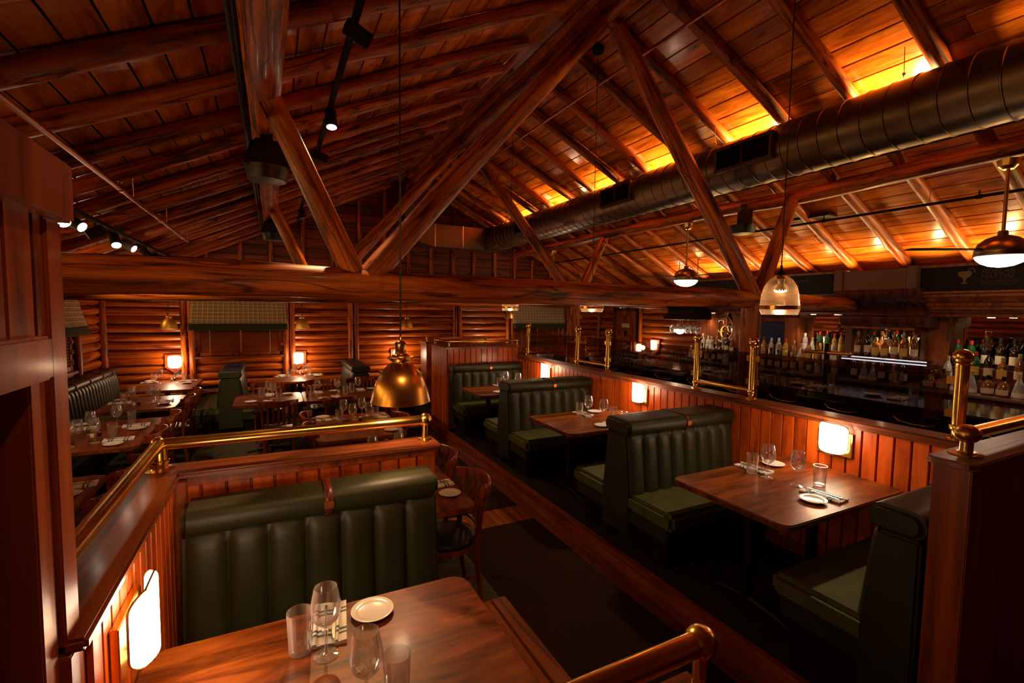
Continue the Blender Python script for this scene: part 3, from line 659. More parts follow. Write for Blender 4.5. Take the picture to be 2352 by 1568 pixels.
# ------------------------------------------------------------------ chairs
def chair_proto():
    t = thing('dining_chair', 'chair', 'chair')            # front = +x, back rail at -x
    MB().lathe([(.001,.435),(.17,.437),(.198,.448),(.205,.463),(.195,.482),(.15,.492),(.001,.494)], 28).build('seat', M['blacks'], t)
    MB().lathe([(.165,.395),(.188,.395),(.188,.436),(.165,.436)], 28, close=False).build('seat_ring', M['chair'], t)
    for s in (-1, 1):
        MB().tube([(.13, s*.13, .42), (.165, s*.155, .0)], [.019,.014], 10).build('leg', M['chair'], t)
        mb = MB(); mb.tube([(-.20, s*.165, 0), (-.165, s*.17, .25), (-.155, s*.175, .44), (-.175, s*.185, .65), (-.215, s*.20, .855)], [.015,.018,.02,.018,.017], 10); mb.build('back_leg', M['chair'], t)
    n = 16; mb = MB(); vs = []; fs = []
    for i in range(n+1):
        u = i/n*2-1; y = u*.235; x = -.285+.085*abs(u)**2.2+(.04*max(0, abs(u)-.9)/.1)
        zt = .872-.012*u*u; hb = .085-.01*u*u; nx = -1; th_ = .011
        for dx, z in ((-th_, zt-hb), (th_, zt-hb), (th_+.004, zt-.008), (th_*.5, zt), (-th_*.5, zt), (-th_-.004, zt-.008)): vs.append((x+dx-.004*(z-.8), y, z))
    for i in range(n):
        for k in range(6): k2 = (k+1) % 6; fs.append((i*6+k, i*6+k2, (i+1)*6+k2, (i+1)*6+k))
    fs += [tuple(range(5, -1, -1)), tuple(n*6+k for k in range(6))]; mb.add(vs, fs); mb.build('top_rail', M['chair'], t, bevel=0, smooth=50)
    mb = MB(); mb.tube([(-.15+(-.045)*(1-(q/3)**2), q*.058, .545) for q in (-3,-2,-1,0,1,2,3)], .013, 8); mb.build('lower_rail', M['chair'], t)
    for k in (-2, -1, 0, 1, 2):
        u = k*.062; xb = -.15-.045*(1-(k/3)**2); xt = -.283+.085*abs(u/.235)**2.2
        mb = MB(); mb.add([(xb-.005,u-.015,.54),(xb+.005,u-.015,.54),(xb+.005,u+.015,.54),(xb-.005,u+.015,.54),(xt-.005,u-.017,.80),(xt+.005,u-.017,.80),(xt+.005,u+.017,.80),(xt-.005,u+.017,.80)], [(0,3,2,1),(4,5,6,7),(0,1,5,4),(1,2,6,5),(2,3,7,6),(3,0,4,7)])
        mb.build('back_slat', M['chair'], t, smooth=0)
    mb = MB(); mb.tube([(.15,-.147,.2),(.15,.147,.2)], .009, 8); mb.tube([(.15,-.147,.2),(-.168,-.17,.22)], .009, 8); mb.tube([(.15,.147,.2),(-.168,.17,.22)], .009, 8); mb.build('stretcher', M['chair'], t)
    return t
CH = [  # x,y of seat centre, rotation (direction the sitter faces), label
 (1.06, 3.06, pi, 'red-brown wooden chair nearest the aisle, at the table right behind the near booth'),
 (1.06, 3.72, pi, 'wooden chair one place farther at the table behind the near booth'),
 (1.04, 5.68, pi, 'wooden chair on the aisle side of the rail table, farther one'),
 (1.04, 5.16, pi, 'wooden chair on the aisle side of the rail table, nearer one'),
 (.53, 5.62, 0, 'wooden chair with curled top rail on the left side of the rail table, farther one'),
 (.53, 5.08, 0, 'wooden chair on the left side of the rail table, just above the brass rail'),
 (.04, 6.83, pi/2, 'dark chair seen from behind in front of the blue lit centre table'),
 (.80, 6.83, pi/2, 'dark chair seen from behind in front of the pendant side centre table'),
 (-.10, 8.04, -pi/2, 'chair tucked behind the blue lit centre table'),
 (.66, 8.04, -pi/2, 'chair with lit top rail behind the left half of the pendant side table'),
 (1.30, 8.04, -pi/2, 'chair behind the right half of the pendant side table'),
 (-1.22, 7.98, pi, 'chair at the middle banquette table, farthest of the left row'),
 (-1.22, 7.42, pi, 'chair at the middle banquette table, nearer of its two'),
 (-1.22, 6.28, pi, 'chair at the large banquette table, farther of its two'),
 (-1.22, 5.50, pi, 'chair at the large banquette table, nearer of its two'),
 (-1.20, 4.42, pi, 'chair at the left edge table, its rail just above the sloping brass rail'),
 (-1.20, 3.88, pi, 'chair at the left edge table, nearest of the left row')]
cp = chair_proto()
for i, (x, y, r_, lb) in enumerate(CH):
    if i == 0: cp.location = (x, y, 0); cp.rotation_euler = (0, 0, r_); cp['label'] = lb; cp['group'] = 'wooden dining chairs'
    else: dup(cp, (x, y, 0), r_, lb)

# ------------------------------------------------------------------ tableware
def plate_proto():
    o = MB().lathe([(.001,.006),(.035,.006),(.040,.0),(.048,.0),(.052,.006),(.074,.015),(.077,.0175),(.074,.019),(.055,.011),(.048,.009),(.001,.009)], 36).build('side_plate', M['porc'], smooth=60)
    return o
def wine_proto():
    o = MB().lathe([(.001,.001),(.034,.001),(.035,.003),(.018,.006),(.006,.012),(.0042,.03),(.004,.075),(.006,.088),(.018,.096),(.034,.112),(.0415,.135),(.042,.150),(.038,.175),(.0315,.208),(.0305,.208),(.037,.175),(.0405,.15),(.040,.135),(.032,.114),(.017,.099),(.001,.094)], 24).build('wine_glass', M['glass'], smooth=60); o.data.transform(Matrix.Scale(1.12, 4)); return o
def tumbler_proto():
    o = MB().lathe([(.001,.001),(.029,.001),(.031,.004),(.036,.125),(.0345,.125),(.030,.016),(.001,.014)], 20).build('water_glass', M['glass'], smooth=60); o.data.transform(Matrix.Scale(1.12, 4)); return o
mn = mat('striped_napkin', (.8,.76,.70), .8, spec=.2); b = mn.node_tree.nodes['Principled BSDF']; tc = nd(mn, 'ShaderNodeTexCoord'); sp = nd(mn, 'ShaderNodeSeparateXYZ'); lk(mn, tc.outputs['Object'], sp.inputs[0])
a1_ = nd(mn, 'ShaderNodeMath', operation='ABSOLUTE'); lk(mn, sp.outputs['X'], a1_.inputs[0])
r_ = ramp(mn, [(0, (.8,.76,.70)), (.10, (.12,.16,.17)), (.13, (.8,.76,.70)), (.16, (.12,.16,.17)), (.185, (.8,.76,.70))]); r_.color_ramp.interpolation = 'CONSTANT'
e = r_.color_ramp.elements
mu_ = nd(mn, 'ShaderNodeMath', operation='MULTIPLY'); mu_.inputs[1].default_value = 2.5; lk(mn, a1_.outputs[0], mu_.inputs[0]); lk(mn, mu_.outputs[0], r_.inputs[0]); lk(mn, r_.outputs[0], b.inputs['Base Color']); M['napkin'] = mn
def napkin_proto():
    # folded cloth, long axis x
    mb = MB()
    def F(u, v):
        x = (u-.5)*.235; y = (v-.5)*.105; return (x, y, .011+.0022*sin(x*40+v*3)+.002*cos(v*9))
    n = MB(); vs = []; nu, nv = 14, 8
    for lay in (0, 1):
        for j in range(nv+1):
            for i in range(nu+1):
                x, y, z = F(i/nu, j/nv); vs.append((x, y, z if lay else .0008))
    N = (nu+1)*(nv+1); fs = []
    for j in range(nv):
        for i in range(nu):
            a = j*(nu+1)+i; fs.append((a, a+1, a+nu+2, a+nu+1)); fs.append((N+a, N+a+1, N+a+nu+2, N+a+nu+1))
    for j in range(nv):
        for i in (0, nu): a = j*(nu+1)+i; fs.append((a, a+nu+1, N+a+nu+1, N+a))
    for i in range(nu):
        for j in (0, nv): a = j*(nu+1)+i; fs.append((a, a+1, N+a+1, N+a))
    mb.add(vs, fs); mb.tube([(-.117, .05, .009), (.117, .05, .009)], .0085, 8); mb.tube([(-.117, -.02, .014), (.117, -.028, .014)], .006, 8)
    return mb.build('napkin', M['napkin'], smooth=50)
def fork_proto():
    mb = MB(); pr = [(-.095,.0045),(-.06,.004),(0,.0025),(.03,.0028),(.045,.009),(.055,.0105),(.06,.0105)]
    vs = [(x, y, .002+.004*sin((x+.1)*12)) for x, y in pr]+[(x, -y, .002+.004*sin((x+.1)*12)) for x, y in pr]
    n = len(pr); fs = [(i, i+1, n+i+1, n+i) for i in range(n-1)]
    mb.add(vs, fs); vs2 = [(a, b_, c+.0016) for a, b_, c in vs]; mb.add(vs2, fs)
    for k in range(4):
        y = -.0088+k*.0059; mb.tube([(.058, y, .006), (.08, y, .0045), (.094, y, .0065)], .0012, 5)
    return mb.build('fork', M['steel'], smooth=50)
def knife_proto():
    mb = MB(); mb.prism([(-.10,-.0045),(-.02,-.0038),(.0,-.005),(.07,-.009),(.105,-.004),(.107,.003),(.0,.004),(-.02,.0038),(-.10,.0045)], .0, .0022); return mb.build('table_knife', M['steel'], bevel=.0006, seg=1)
def shaker_proto(nm, fill):
    t = thing(nm, nm, 'shaker')
    MB().lathe([(.001,0),(.017,0),(.0185,.004),(.017,.03),(.012,.036),(.001,.036)], 14).build('jar', M[fill], t); MB().lathe([(.0125,.034),(.0135,.036),(.0125,.046),(.006,.052),(.001,.053)], 14).build('lid', M['steel'], t); return t
PR = {'p': plate_proto(), 'w': wine_proto(), 't': tumbler_proto(), 'n': napkin_proto(), 'f': fork_proto(), 'k': knife_proto(), 's': shaker_proto('salt_shaker', 'white'), 'q': shaker_proto('pepper_shaker', 'darkb')}
for k, c_ in (('p','plate'),('w','wine glass'),('t','glass'),('n','napkin'),('f','fork'),('k','knife')): PR[k]['category'] = c_
USED = set(); DESC = {'p': 'round white side plate', 'w': 'stemmed wine glass', 't': 'clear straight water glass', 'n': 'folded white striped napkin', 'f': 'steel fork lying on the napkin', 'k': 'steel knife lying on the napkin', 's': 'small salt shaker with steel lid', 'q': 'dark pepper shaker with steel lid'}
GRP = {'p': 'side plates', 'w': 'wine glasses', 't': 'water glasses', 'n': 'folded napkins', 'f': 'forks', 'k': 'knives', 's': 'salt shakers', 'q': 'pepper shakers'}
def put(k, x, y, z, rz, where):
    lb = DESC[k]+', '+where
    if k in USED: return dup(PR[k], (x, y, z), rz, lb, GRP[k])
    USED.add(k); o = PR[k]; o.location = (x, y, z); o.rotation_euler = (0, 0, rz); o['label'] = lb; o['group'] = GRP[k]; return o
def setting(items, z, where_table, ax, cutlery=True):
    """items (kind, x, y); labels say on which table and which place"""
    by = {}
    for it in items: by.setdefault(it[0], []).append(it)
    for k, l in by.items():
        xs = [i[1] for i in l]; ys = [i[2] for i in l]; mx_ = sum(xs)/len(xs); my_ = sum(ys)/len(ys)
        used = []
        for it in l:
            x, y = it[1], it[2]; pos = []
            if len(l) > 1:
                if max(ys)-min(ys) > .12: pos.append('far' if y > my_ else 'near')
                if max(xs)-min(xs) > .12: pos.append('right' if x > mx_ else 'left')
            p = ' '.join(pos); 
            if p in used:
                p = p+' inner' if p+' inner' not in used else p+' outermost'
            used.append(p)
            where = (p.strip()+' one on the ' if p else 'on the ')+where_table
            rz = it[3] if len(it) > 3 else (0 if ax == 'x' else pi/2)+random.uniform(-.12, .12)
            put(k, x, y, z, rz, where)
            if k == 'n' and cutlery:
                c, s = cos(rz), sin(rz); fl = 0
                if ax == 'x': fl = 0 if x < mx_ else pi
                else: fl = 0 if y < my_ else pi
                if len(l) == 1: fl = 0
                # lay both pieces side by side on the cloth
                put('f', x-s*.018, y+c*.018, z+.0135, rz+fl, where); put('k', x+s*.012, y-c*.012, z+.0175, rz+fl, where)
Z1 = .75+ZP
setting([('p',.31,1.73), ('w',.135,1.575), ('w',.215,1.30), ('t',.06,1.63), ('t',.30,1.30), ('n',.165,1.73,1.45), ('n',.05,1.12,1.5), ('p',.42,1.06)], Z1, 'near left booth table', 'y')
setting([('p',2.90,1.66), ('p',3.32,2.20), ('w',3.02,2.04), ('w',3.06,1.86), ('t',3.01,2.15), ('t',3.19,1.79), ('n',3.04,1.68,1.66), ('n',3.10,2.20,1.66)], Z1, 'nearest right booth table', 'y')
setting([('p',2.88,3.69), ('p',3.20,4.24), ('w',2.98,4.06), ('w',3.01,3.84), ('t',2.95,4.18), ('t',3.15,3.86), ('n',3.02,3.68,1.6), ('n',3.02,4.21,1.66), ('s',3.36,3.98), ('q',3.40,3.94)], Z1, 'middle right booth table', 'y')
setting([('p',2.74,5.80), ('p',3.25,6.3), ('w',3.03,6.17), ('w',3.12,5.95), ('t',2.95,6.22), ('t',3.22,5.95), ('n',2.98,6.27,1.6), ('n',3.02,5.79,1.6)], Z1, 'far right booth table', 'y')
z0_ = .75
setting([('p',-1.34,5.48), ('p',-1.29,6.09), ('p',-1.84,6.50), ('p',-1.84,5.74), ('n',-1.34,5.66,.1), ('n',-1.33,6.27,.1), ('n',-1.79,6.30,.1), ('w',-1.51,5.63), ('w',-1.5,6.30), ('w',-1.67,5.55), ('w',-1.64,6.02), ('t',-1.42,5.80), ('t',-1.40,6.42), ('t',-1.77,6.13), ('s',-1.60,5.89), ('q',-1.55,5.92)], z0_, 'large banquette table', 'x')
setting([('p',-1.86,8.01), ('p',-1.30,7.55), ('n',-1.82,7.80,.1), ('n',-1.35,7.77,.1), ('w',-1.67,7.70), ('w',-1.48,7.70), ('t',-1.79,7.84), ('t',-1.44,7.95), ('s',-1.63,7.60), ('q',-1.58,7.60)], z0_, 'middle banquette table', 'x')
setting([('p',-1.88,9.86), ('p',-1.31,9.44), ('n',-1.86,9.68,.1), ('n',-1.31,9.66,.1), ('w',-1.70,9.58), ('w',-1.47,9.63), ('t',-1.82,9.80), ('t',-1.40,9.82), ('s',-1.58,9.84), ('q',-1.54,9.86)], z0_, 'corner banquette table', 'x', False)
setting([('p',.12,9.84), ('p',.73,9.58), ('n',.14,9.66,.1), ('n',.71,9.77,.1), ('w',.35,9.62), ('w',.52,9.68), ('t',.26,9.72), ('t',.60,9.86), ('s',.44,9.88), ('q',.49,9.88)], z0_, 'back wall table under the second sconce', 'x', False)
setting([('p',-.29,7.22), ('p',.18,7.70), ('t',-.16,7.52), ('t',.05,7.26), ('n',-.06,7.72), ('n',-.09,7.14), ('w',-.07,7.60), ('w',-.02,7.40)], z0_, 'blue lit centre table', 'y', False)
setting([('p',.62,7.12), ('p',.82,7.70), ('p',1.38,7.70), ('t',.50,7.52), ('t',.94,7.30), ('t',1.06,7.52), ('n',.60,7.66), ('n',1.22,7.68), ('n',.80,7.18), ('w',.57,7.46), ('w',.84,7.44), ('w',1.15,7.52), ('q',.42,7.36), ('s',.88,7.56)], z0_, 'pendant side centre table', 'y', False)
setting([('p',.50,5.88), ('p',.51,5.38), ('p',1.12,5.58), ('p',1.10,4.98), ('n',.54,5.72,.1), ('n',1.09,5.75,.1), ('t',.65,5.60), ('t',1.05,5.60), ('w',.71,5.70), ('w',.77,5.42), ('w',.92,5.74), ('w',.95,5.44), ('s',.82,5.56), ('q',.87,5.54)], z0_, 'table behind the long brass rail', 'x')
setting([('p',1.08,3.06), ('p',1.08,3.72), ('n',1.05,3.26,.1), ('w',.72,3.96), ('w',.94,3.97), ('n',1.05,3.92,.1)], z0_, 'aisle table behind the near booth', 'x')
setting([('p',-1.26,4.12), ('n',-1.27,4.31,.1)], z0_, 'left edge banquette table', 'x')
setting([('p',2.50,9.46), ('n',2.49,9.62,.1), ('w',2.3,9.55)], z0_, 'back wall table behind the pendant', 'x', False)
# ------------------------------------------------------------------ wall sconces (front = -x local, wall plane at x=0)
def sconce(label, loc, rz, power, style=0, group='lit wall sconces'):
    t = thing('wall_sconce', label, 'wall lamp', loc, rz, group)
    if style == 0: MB().box(-.022, -.118, -.125, 0, .118, .045).build('back_plate', M['brass'], t, bevel=.003)
    else: MB().prism([(-.145, .13), (-.145, -.10), (0, -.21), (.145, -.10), (.145, .13)], -.014, 0, 'x').build('back_plate', M['panel'], t, bevel=.003)
    # curved opal panel with rounded corners
    W_, H_, rr = .100, .106, .042; mb = MB(); n = 6; out = []
    def sx_(y): return -.086+.048*(y/W_)**2
    for cx, cz, a in ((W_-rr, H_-rr, 0), (-W_+rr, H_-rr, 90), (-W_+rr, -H_+rr, 180), (W_-rr, -H_+rr, 270)):
        for k in range(n+1): q = R(a+90*k/n); out.append((cx+rr*cos(q), cz+rr*sin(q)))
    nu, nv = 12, 12
    def F(u, v):
        y = (u*2-1)*W_; z = (v*2-1)*H_
        ay, az = abs(y), abs(z)
        if ay > W_-rr and az > H_-rr:
            dy, dz = ay-(W_-rr), az-(H_-rr); m_ = max(dy, dz); d = sqrt(dy*dy+dz*dz)
            if d > 0: dy, dz = dy/d*m_, dz/d*m_
            y = math.copysign(W_-rr+dy, y); z = math.copysign(H_-rr+dz, z)
        return (sx_(y), y, z)
    mb.grid(F, nu, nv); sh = mb.build('opal_shade', M['shade'], t, smooth=60); md = sh.modifiers.new('s', 'SOLIDIFY'); md.thickness = .006
    mb = MB(); mb.tube([(sx_(y)+.002, y, z) for y, z in out], .0035, 6, closed=True); mb.build('bronze_rim', M['brassd'], t)
    mb = MB(); mb.tube([(0, 0, -.085), (-.04, 0, -.112), (-.07, 0, -.112)], .007, 8); mb.box(-.080, -.03, -.118, -.045, .03, -.104); mb.build('bracket', M['brassd'], t)
    MB().lathe([(.001,-.05),(.022,-.045),(.022,0),(.02,.045),(.001,.05)], 12, (-.045, 0, 0)).build('lamp_bulb', M['shade'], t)
    c, s = cos(rz), sin(rz); p = V(loc)+V((c*-.045, s*-.045, .0))
    lamp('POINT', 'sconce_light', (loc[0]+c*-.20, loc[1]+s*-.20, loc[2]+.01), power, WARM, .06)
    return t
PW = 4.5
sconce('largest lit white sconce on the right partition, beside the nearest booth table', (3.648, 1.95, 1.15), 0, PW)
sconce('lit white sconce on the right partition beside the middle booth table', (3.648, 4.0, 1.15), 0, PW)
sconce('lit white sconce on the right partition beside the far booth table', (3.648, 6.03, 1.15), 0, PW)
sconce('close lit sconce seen from the side on the near left booth wall', (-.398, 1.635, 1.145), pi, PW*.9)
BW = -pi/2+pi
for x, lb in ((-1.56, 'lit square sconce above the corner banquette table'), (.42, 'lit square sconce on the back log wall behind the second booth table'), (2.36, 'lit sconce hidden behind the big brass pendant'), (4.42, 'lit sconce glowing just above the tall pine end block')):
    sconce(lb, (x, YB-.03, 1.06), pi/2, PW*2.2, 1)
sconce('small lit sconce on the right log wall behind the glass screens', (XR-.03, 8.0, 1.30), 0, PW*.8, 1)

# ------------------------------------------------------------------ pendants
def roofz(x): return rc(x)-.07+.075/cos(th)+.06
def brass_pendant(label, x, y, zr, sc=1.0, cord_to=None):
    t = thing('brass_pendant', label, 'pendant lamp', (x, y, zr), 0, 'brass dome pendants')
    pr = [(.148,0),(.152,.002),(.150,.010),(.145,.03),(.134,.075),(.115,.125),(.090,.165),(.062,.195),(.045,.205),(.044,.212),(.050,.222),(.050,.235),(.040,.246),(.030,.252)]
    o = MB().lathe([(r*sc, z*sc) for r, z in pr], 40, close=False).build('dome_shade', M['brassp' if sc == 1 else 'brassr'], t, smooth=60); md = o.modifiers.new('s', 'SOLIDIFY'); md.thickness = .003
    MB().lathe([(r*sc, z*sc) for r, z in [(.001,.24),(.030,.24),(.028,.25),(.027,.30),(.030,.305),(.024,.312),(.012,.318),(.006,.34),(.001,.345)]], 24).build('socket_cup', M['brassp'], t)
    mb = MB(); mb.tube([(.052*sc,0,.228*sc),(.066*sc,0,.232*sc)], .006*sc, 8); mb.tube([(-.052*sc,0,.228*sc),(-.066*sc,0,.232*sc)], .006*sc, 8); mb.tube([(0,-.052*sc,.228*sc),(0,-.066*sc,.232*sc)], .006*sc, 8); mb.build('thumb_screw', M['brass'], t)
    MB().ball((0,0,.10*sc), .03*sc, 12).build('lamp_bulb', M['bulb'], t)
    top = (cord_to or roofz(x))-zr
    MB().tube([(0,0,.33*sc),(0,0,top)], .0045, 6).build('cord', M['rubber'], t)
    MB().lathe([(.001,top-.03),(.04,top-.025),(.05,top),(.001,top)], 16).build('ceiling_canopy', M['rubber'], t)
    return t
brass_pendant('large brass dome pendant in the foreground hanging on a long black cord', .585, 2.43, 1.558)
lamp('SPOT', 'pendant_light', (.585, 2.43, 1.585), 8, WARM, .04, rot=(0,0,0), spot=140, blend=.6)
for x, lb in ((-1.53, 'small brass pendant against the log wall over the corner banquette table'), (.47, 'small brass pendant right of the wide plaid shade'), (2.40, 'small brass pendant on the back wall beside the foreground cord')):
    brass_pendant(lb, x, 9.45, 1.66, .86)
    lamp('SPOT', 'pendant_light', (x, 9.45, 1.70), 7, WARM, .03, rot=(0,0,0), spot=120, blend=.7)
brass_pendant('small brass pendant just under the tie beam, left of the last plaid shade', 4.72, 9.45, 1.86, .78)
brass_pendant('small brass pendant partly hidden by the far log post', 6.55, 9.45, 1.86, .78)
def glass_pendant(label, x, y, zr):
    t = thing('glass_pendant', label, 'pendant lamp', (x, y, zr), 0, 'clear glass pendants')
    o = MB().lathe([(.104,0),(.117,.034),(.114,.036),(.113,.060),(.118,.064),(.116,.075),(.110,.13),(.095,.185),(.072,.225),(.045,.25),(.022,.262)], 36, close=False).build('glass_shade', M['smoke'], t, smooth=60)
    MB().lathe([(.1175,.036),(.1195,.037),(.1195,.061),(.1175,.062)], 36, close=False).build('brass_band', M['brass'], t)
    MB().lathe([(.104,0),(.106,0),(.106,.003),(.104,.003)], 36, close=False).build('glass_rim', M['porc'], t)
    MB().lathe([(.001,.235),(.024,.235),(.027,.25),(.026,.268),(.015,.285),(.008,.292),(.007,.32),(.001,.32)], 20).build('lamp_holder', M['blackm'], t)
    MB().lathe([(.024,.235),(.020,.20),(.040,.155)], 20, close=False).build('reflector', M['steel'], t)
    MB().ball((0,0,.16), .038, 14, .35).build('lamp_bulb', M['bulb'], t)
    top = roofz(x)-zr
    MB().tube([(0,0,.31),(0,0,top)], .0035, 6).build('cord', M['rubber'], t)
    MB().lathe([(.001,top-.06),(.055,top-.055),(.06,top-.01),(.001,top)], 18).build('ceiling_canopy', M['blackm'], t)
    lamp('SPOT', 'pendant_light', (x, y, zr+.13), 17, NEUT, .035, rot=(0,0,0), spot=105, blend=.5); lamp('POINT', 'pendant_glow', (x, y, zr+.14), 10, (1,.56,.22), .03)
glass_pendant('clear glass pendant with brass band over the nearest right booth table', 2.955, 1.97, 2.032)
glass_pendant('clear glass pendant over the middle right booth, lower half below the tie beam', 2.92, 3.96, 2.032)
glass_pendant('clear glass pendant over the far right booth, peeking below the tie beam', 2.98, 5.95, 2.032)

# ------------------------------------------------------------------ ceiling fans with lamp bowls
def fan(label, x, y, zc, rz):
    t = thing('ceiling_fan', label, 'ceiling fan', (x, y, zc), rz, 'ceiling fans with lamp bowls')
    top = 3.27-zc
    MB().lathe([(.001,.20),(.028,.20),(.032,.19),(.032,.165),(.05,.16),(.10,.14),(.145,.10),(.163,.05),(.165,.018),(.160,.012),(.001,.012)], 36).build('motor_housing', M['fan'], t, smooth=50)
    MB().lathe([(.163,.02),(.168,.018),(.168,.0),(.160,-.002)], 36, close=False).build('trim_ring', M['fan'], t)
    MB().lathe([(.160,.0),(.150,-.025),(.12,-.055),(.075,-.077),(.03,-.086),(.001,-.088)], 36, close=False).build('lamp_bowl', M['globe'], t, smooth=60)
    MB().tube([(0,0,.19),(0,0,top-.05)], .0125, 12).build('down_rod', M['brassd'], t)
    MB().lathe([(.016,top-.075),(.035,top-.075),(.060,top-.05),(.068,top),(.001,top)], 24).build('canopy', M['brassd'], t)
    for k in range(3):
        a = 2*pi*k/3; T = Matrix.Rotation(a, 4, 'Z'); mb = MB(); mb.T = T
        mb.prism([(.15,-.04),(.62,-.065),(.68,-.05),(.69,.04),(.60,.06),(.15,.03)], .052, .058); mb.build('fan_blade', M['blackm'], t)
    lamp('POINT', 'fan_light', (x, y, zc-.16), 8, (1,.75,.50), .10)
fan('nearest ceiling fan with glowing bowl at the right edge', 5.17, 1.625, 2.52, 2.55)
fan('middle ceiling fan with glowing bowl between the roof struts', 5.17, 4.84, 2.49, .4)
fan('far ceiling fan with a small glowing bowl just above the tie beam', 5.17, 8.36, 2.55, 1.0)

# ------------------------------------------------------------------ brass rails
def flange(mb, x, y, z, r=.05): mb.lathe([(.001,0),(r,0),(r,.006),(r*.6,.010),(r*.55,.014),(.001,.014)], 24, (x, y, z))
t = thing('brass_rail', 'long polished brass foot rail with elbow on top of the near left booth wall', 'rail', (0, 0, 1.292))
mb = MB(); mb.tube([(.77, 2.60, .118), (-.475, 2.60, .118)], .027, 20); mb.build('rail_tube', M['brass'], t)
mb = MB(); mb.tube([(-.475, 2.60, .118), (-.475, 1.30, .118)], .027, 20); mb.build('rail_tube', M['brass'], t)
mb = MB(); mb.ball((-.475, 2.60, .118), .036, 20); mb.ball((.765, 2.60, .118), .038, 20); mb.build('ball_joint', M['brass'], t)
mb = MB(); mb.tube([(-.475,2.60,.0),(-.475,2.60,.118)], .035, 20); mb.lathe([(.037,.03),(.041,.035),(.041,.045),(.037,.05)], 20, (-.475,2.60,0), close=False); flange(mb, -.475, 2.60, 0, .062); mb.build('rail_post', M['brass'], t)
mb = MB(); mb.tube([(.765,2.60,.0),(.765,2.60,.118)], .017, 16); flange(mb, .765, 2.60, 0, .042); mb.build('rail_post', M['brass'], t)
t = thing('brass_rail', 'out of focus brass rail end at the bottom edge of the picture', 'rail', (0, 0, 1.13))
mb = MB(); mb.tube([(.15, .735, .145), (.87, .735, .145)], .027, 20); mb.build('rail_tube', M['brass'], t)
mb = MB(); mb.ball((.875, .735, .145), .038, 20); mb.lathe([(.001,-.012),(.034,-.012),(.034,.012),(.001,.012)], 20, (.875,.735,.145)); mb.build('ball_joint', M['brass'], t)
mb = MB(); mb.tube([(.875,.735,0),(.875,.735,.145)], .017, 16); flange(mb, .875, .735, 0, .042); mb.build('rail_post', M['brass'], t)
t = thing('brass_rail', 'brass rail with low ball post on the worn cap at the right edge', 'rail', (0, 0, 1.462))
zb = .088
mb = MB(); mb.tube([(2.585, .872, zb), (4.3, .872, zb)], .028, 18); mb.build('rail_tube', M['brass'], t)
mb = MB(); mb.ball((2.585, .872, zb), .046, 20, .85); mb.build('ball_joint', M['brassd'], t)
mb = MB(); mb.tube([(2.585,.872,0),(2.585,.872,zb)], .022, 16); flange(mb, 2.585, .872, 0, .058); mb.ball((2.545,.872,.006), .006, 8); mb.ball((2.625,.872,.006), .006, 8); mb.build('rail_post', M['brassd'], t)
# screen posts with glass
def screen_post(label, y, clips, r=.024):
    t = thing('screen_post', label, 'brass post', (3.73, y, 1.292), 0, 'brass glass-screen posts')
    MB().tube([(0,0,0),(0,0,.47)], r, 20).build('post_tube', M['brass'], t)
    mb = MB(); mb.ball((0,0,.503), r*1.48, 20, .92); mb.lathe([(r*1.15,.455),(r*1.25,.462),(r*1.15,.47)], 20, close=False); mb.build('ball_finial', M['brass'], t)
    mb = MB(); flange(mb, 0, 0, 0, r*2); mb.lathe([(r*1.18,.05),(r*1.3,.06),(r*1.3,.075),(r*1.18,.085)], 20, close=False); mb.build('post_collar', M['brass'], t)
    for s in clips:
        for z in (.15, .355):
            mb = MB(); a, b = sorted((s*(r-.004), s*(r+.036))); mb.box(-.008, a, z-.024, .008, b, z+.024); mb.build('glass_clip', M['brass'], t, bevel=.003)
PY = [(6.77, (-1,)), (5.36, (1,-1)), (4.70, (1,-1)), (3.31, (1,-1)), (2.70, (1,-1)), (1.305, (1,))]
PL = ['slim brass post with ball top, farthest along the partition next to the pine block', 'brass screen post beside the far log post, farther of the small joined pair', 'brass screen post, nearer of the small joined pair', 'brass screen post left of the near log post, farther of the nearer joined pair', 'brass screen post in front of the log post, right of the joined pair', 'tall thick brass post with flattened ball top at the right edge']
for (y, c), lb in zip(PY, PL): screen_post(lb, y, c, .034 if y < 2 else .029)
for a, b, lb in ((2.70, 3.31, 'short low brass rail joining the two posts in front of the bar'), (4.70, 5.36, 'short low brass rail joining the two farther posts'), (6.77, 7.0, 'short low brass rail stub at the pine end block')):
    mb = MB(); mb.tube([(3.73, a, 1.365), (3.73, b, 1.365)], .019, 16)
    for q in (a, b): mb.ball((3.73, q, 1.365), .030, 16)
    tag(mb.build('low_brass_rail', M['brass']), lb, 'rail')
for a, b, lb in ((1.36, 2.65, 'clear glass screen between the right edge post and the middle pair'), (2.75, 3.26, 'narrow glass screen between the middle joined posts'), (3.36, 4.65, 'clear glass screen between the two joined pairs of posts'), (4.75, 5.31, 'narrow glass screen between the farther joined posts'), (5.41, 6.72, 'clear glass screen nearest the pine end block')):
    tag(MB().box(3.7265, a, 1.39, 3.7325, b, 1.70).build('glass_screen', M['pane'], smooth=0), lb, 'glass screen')
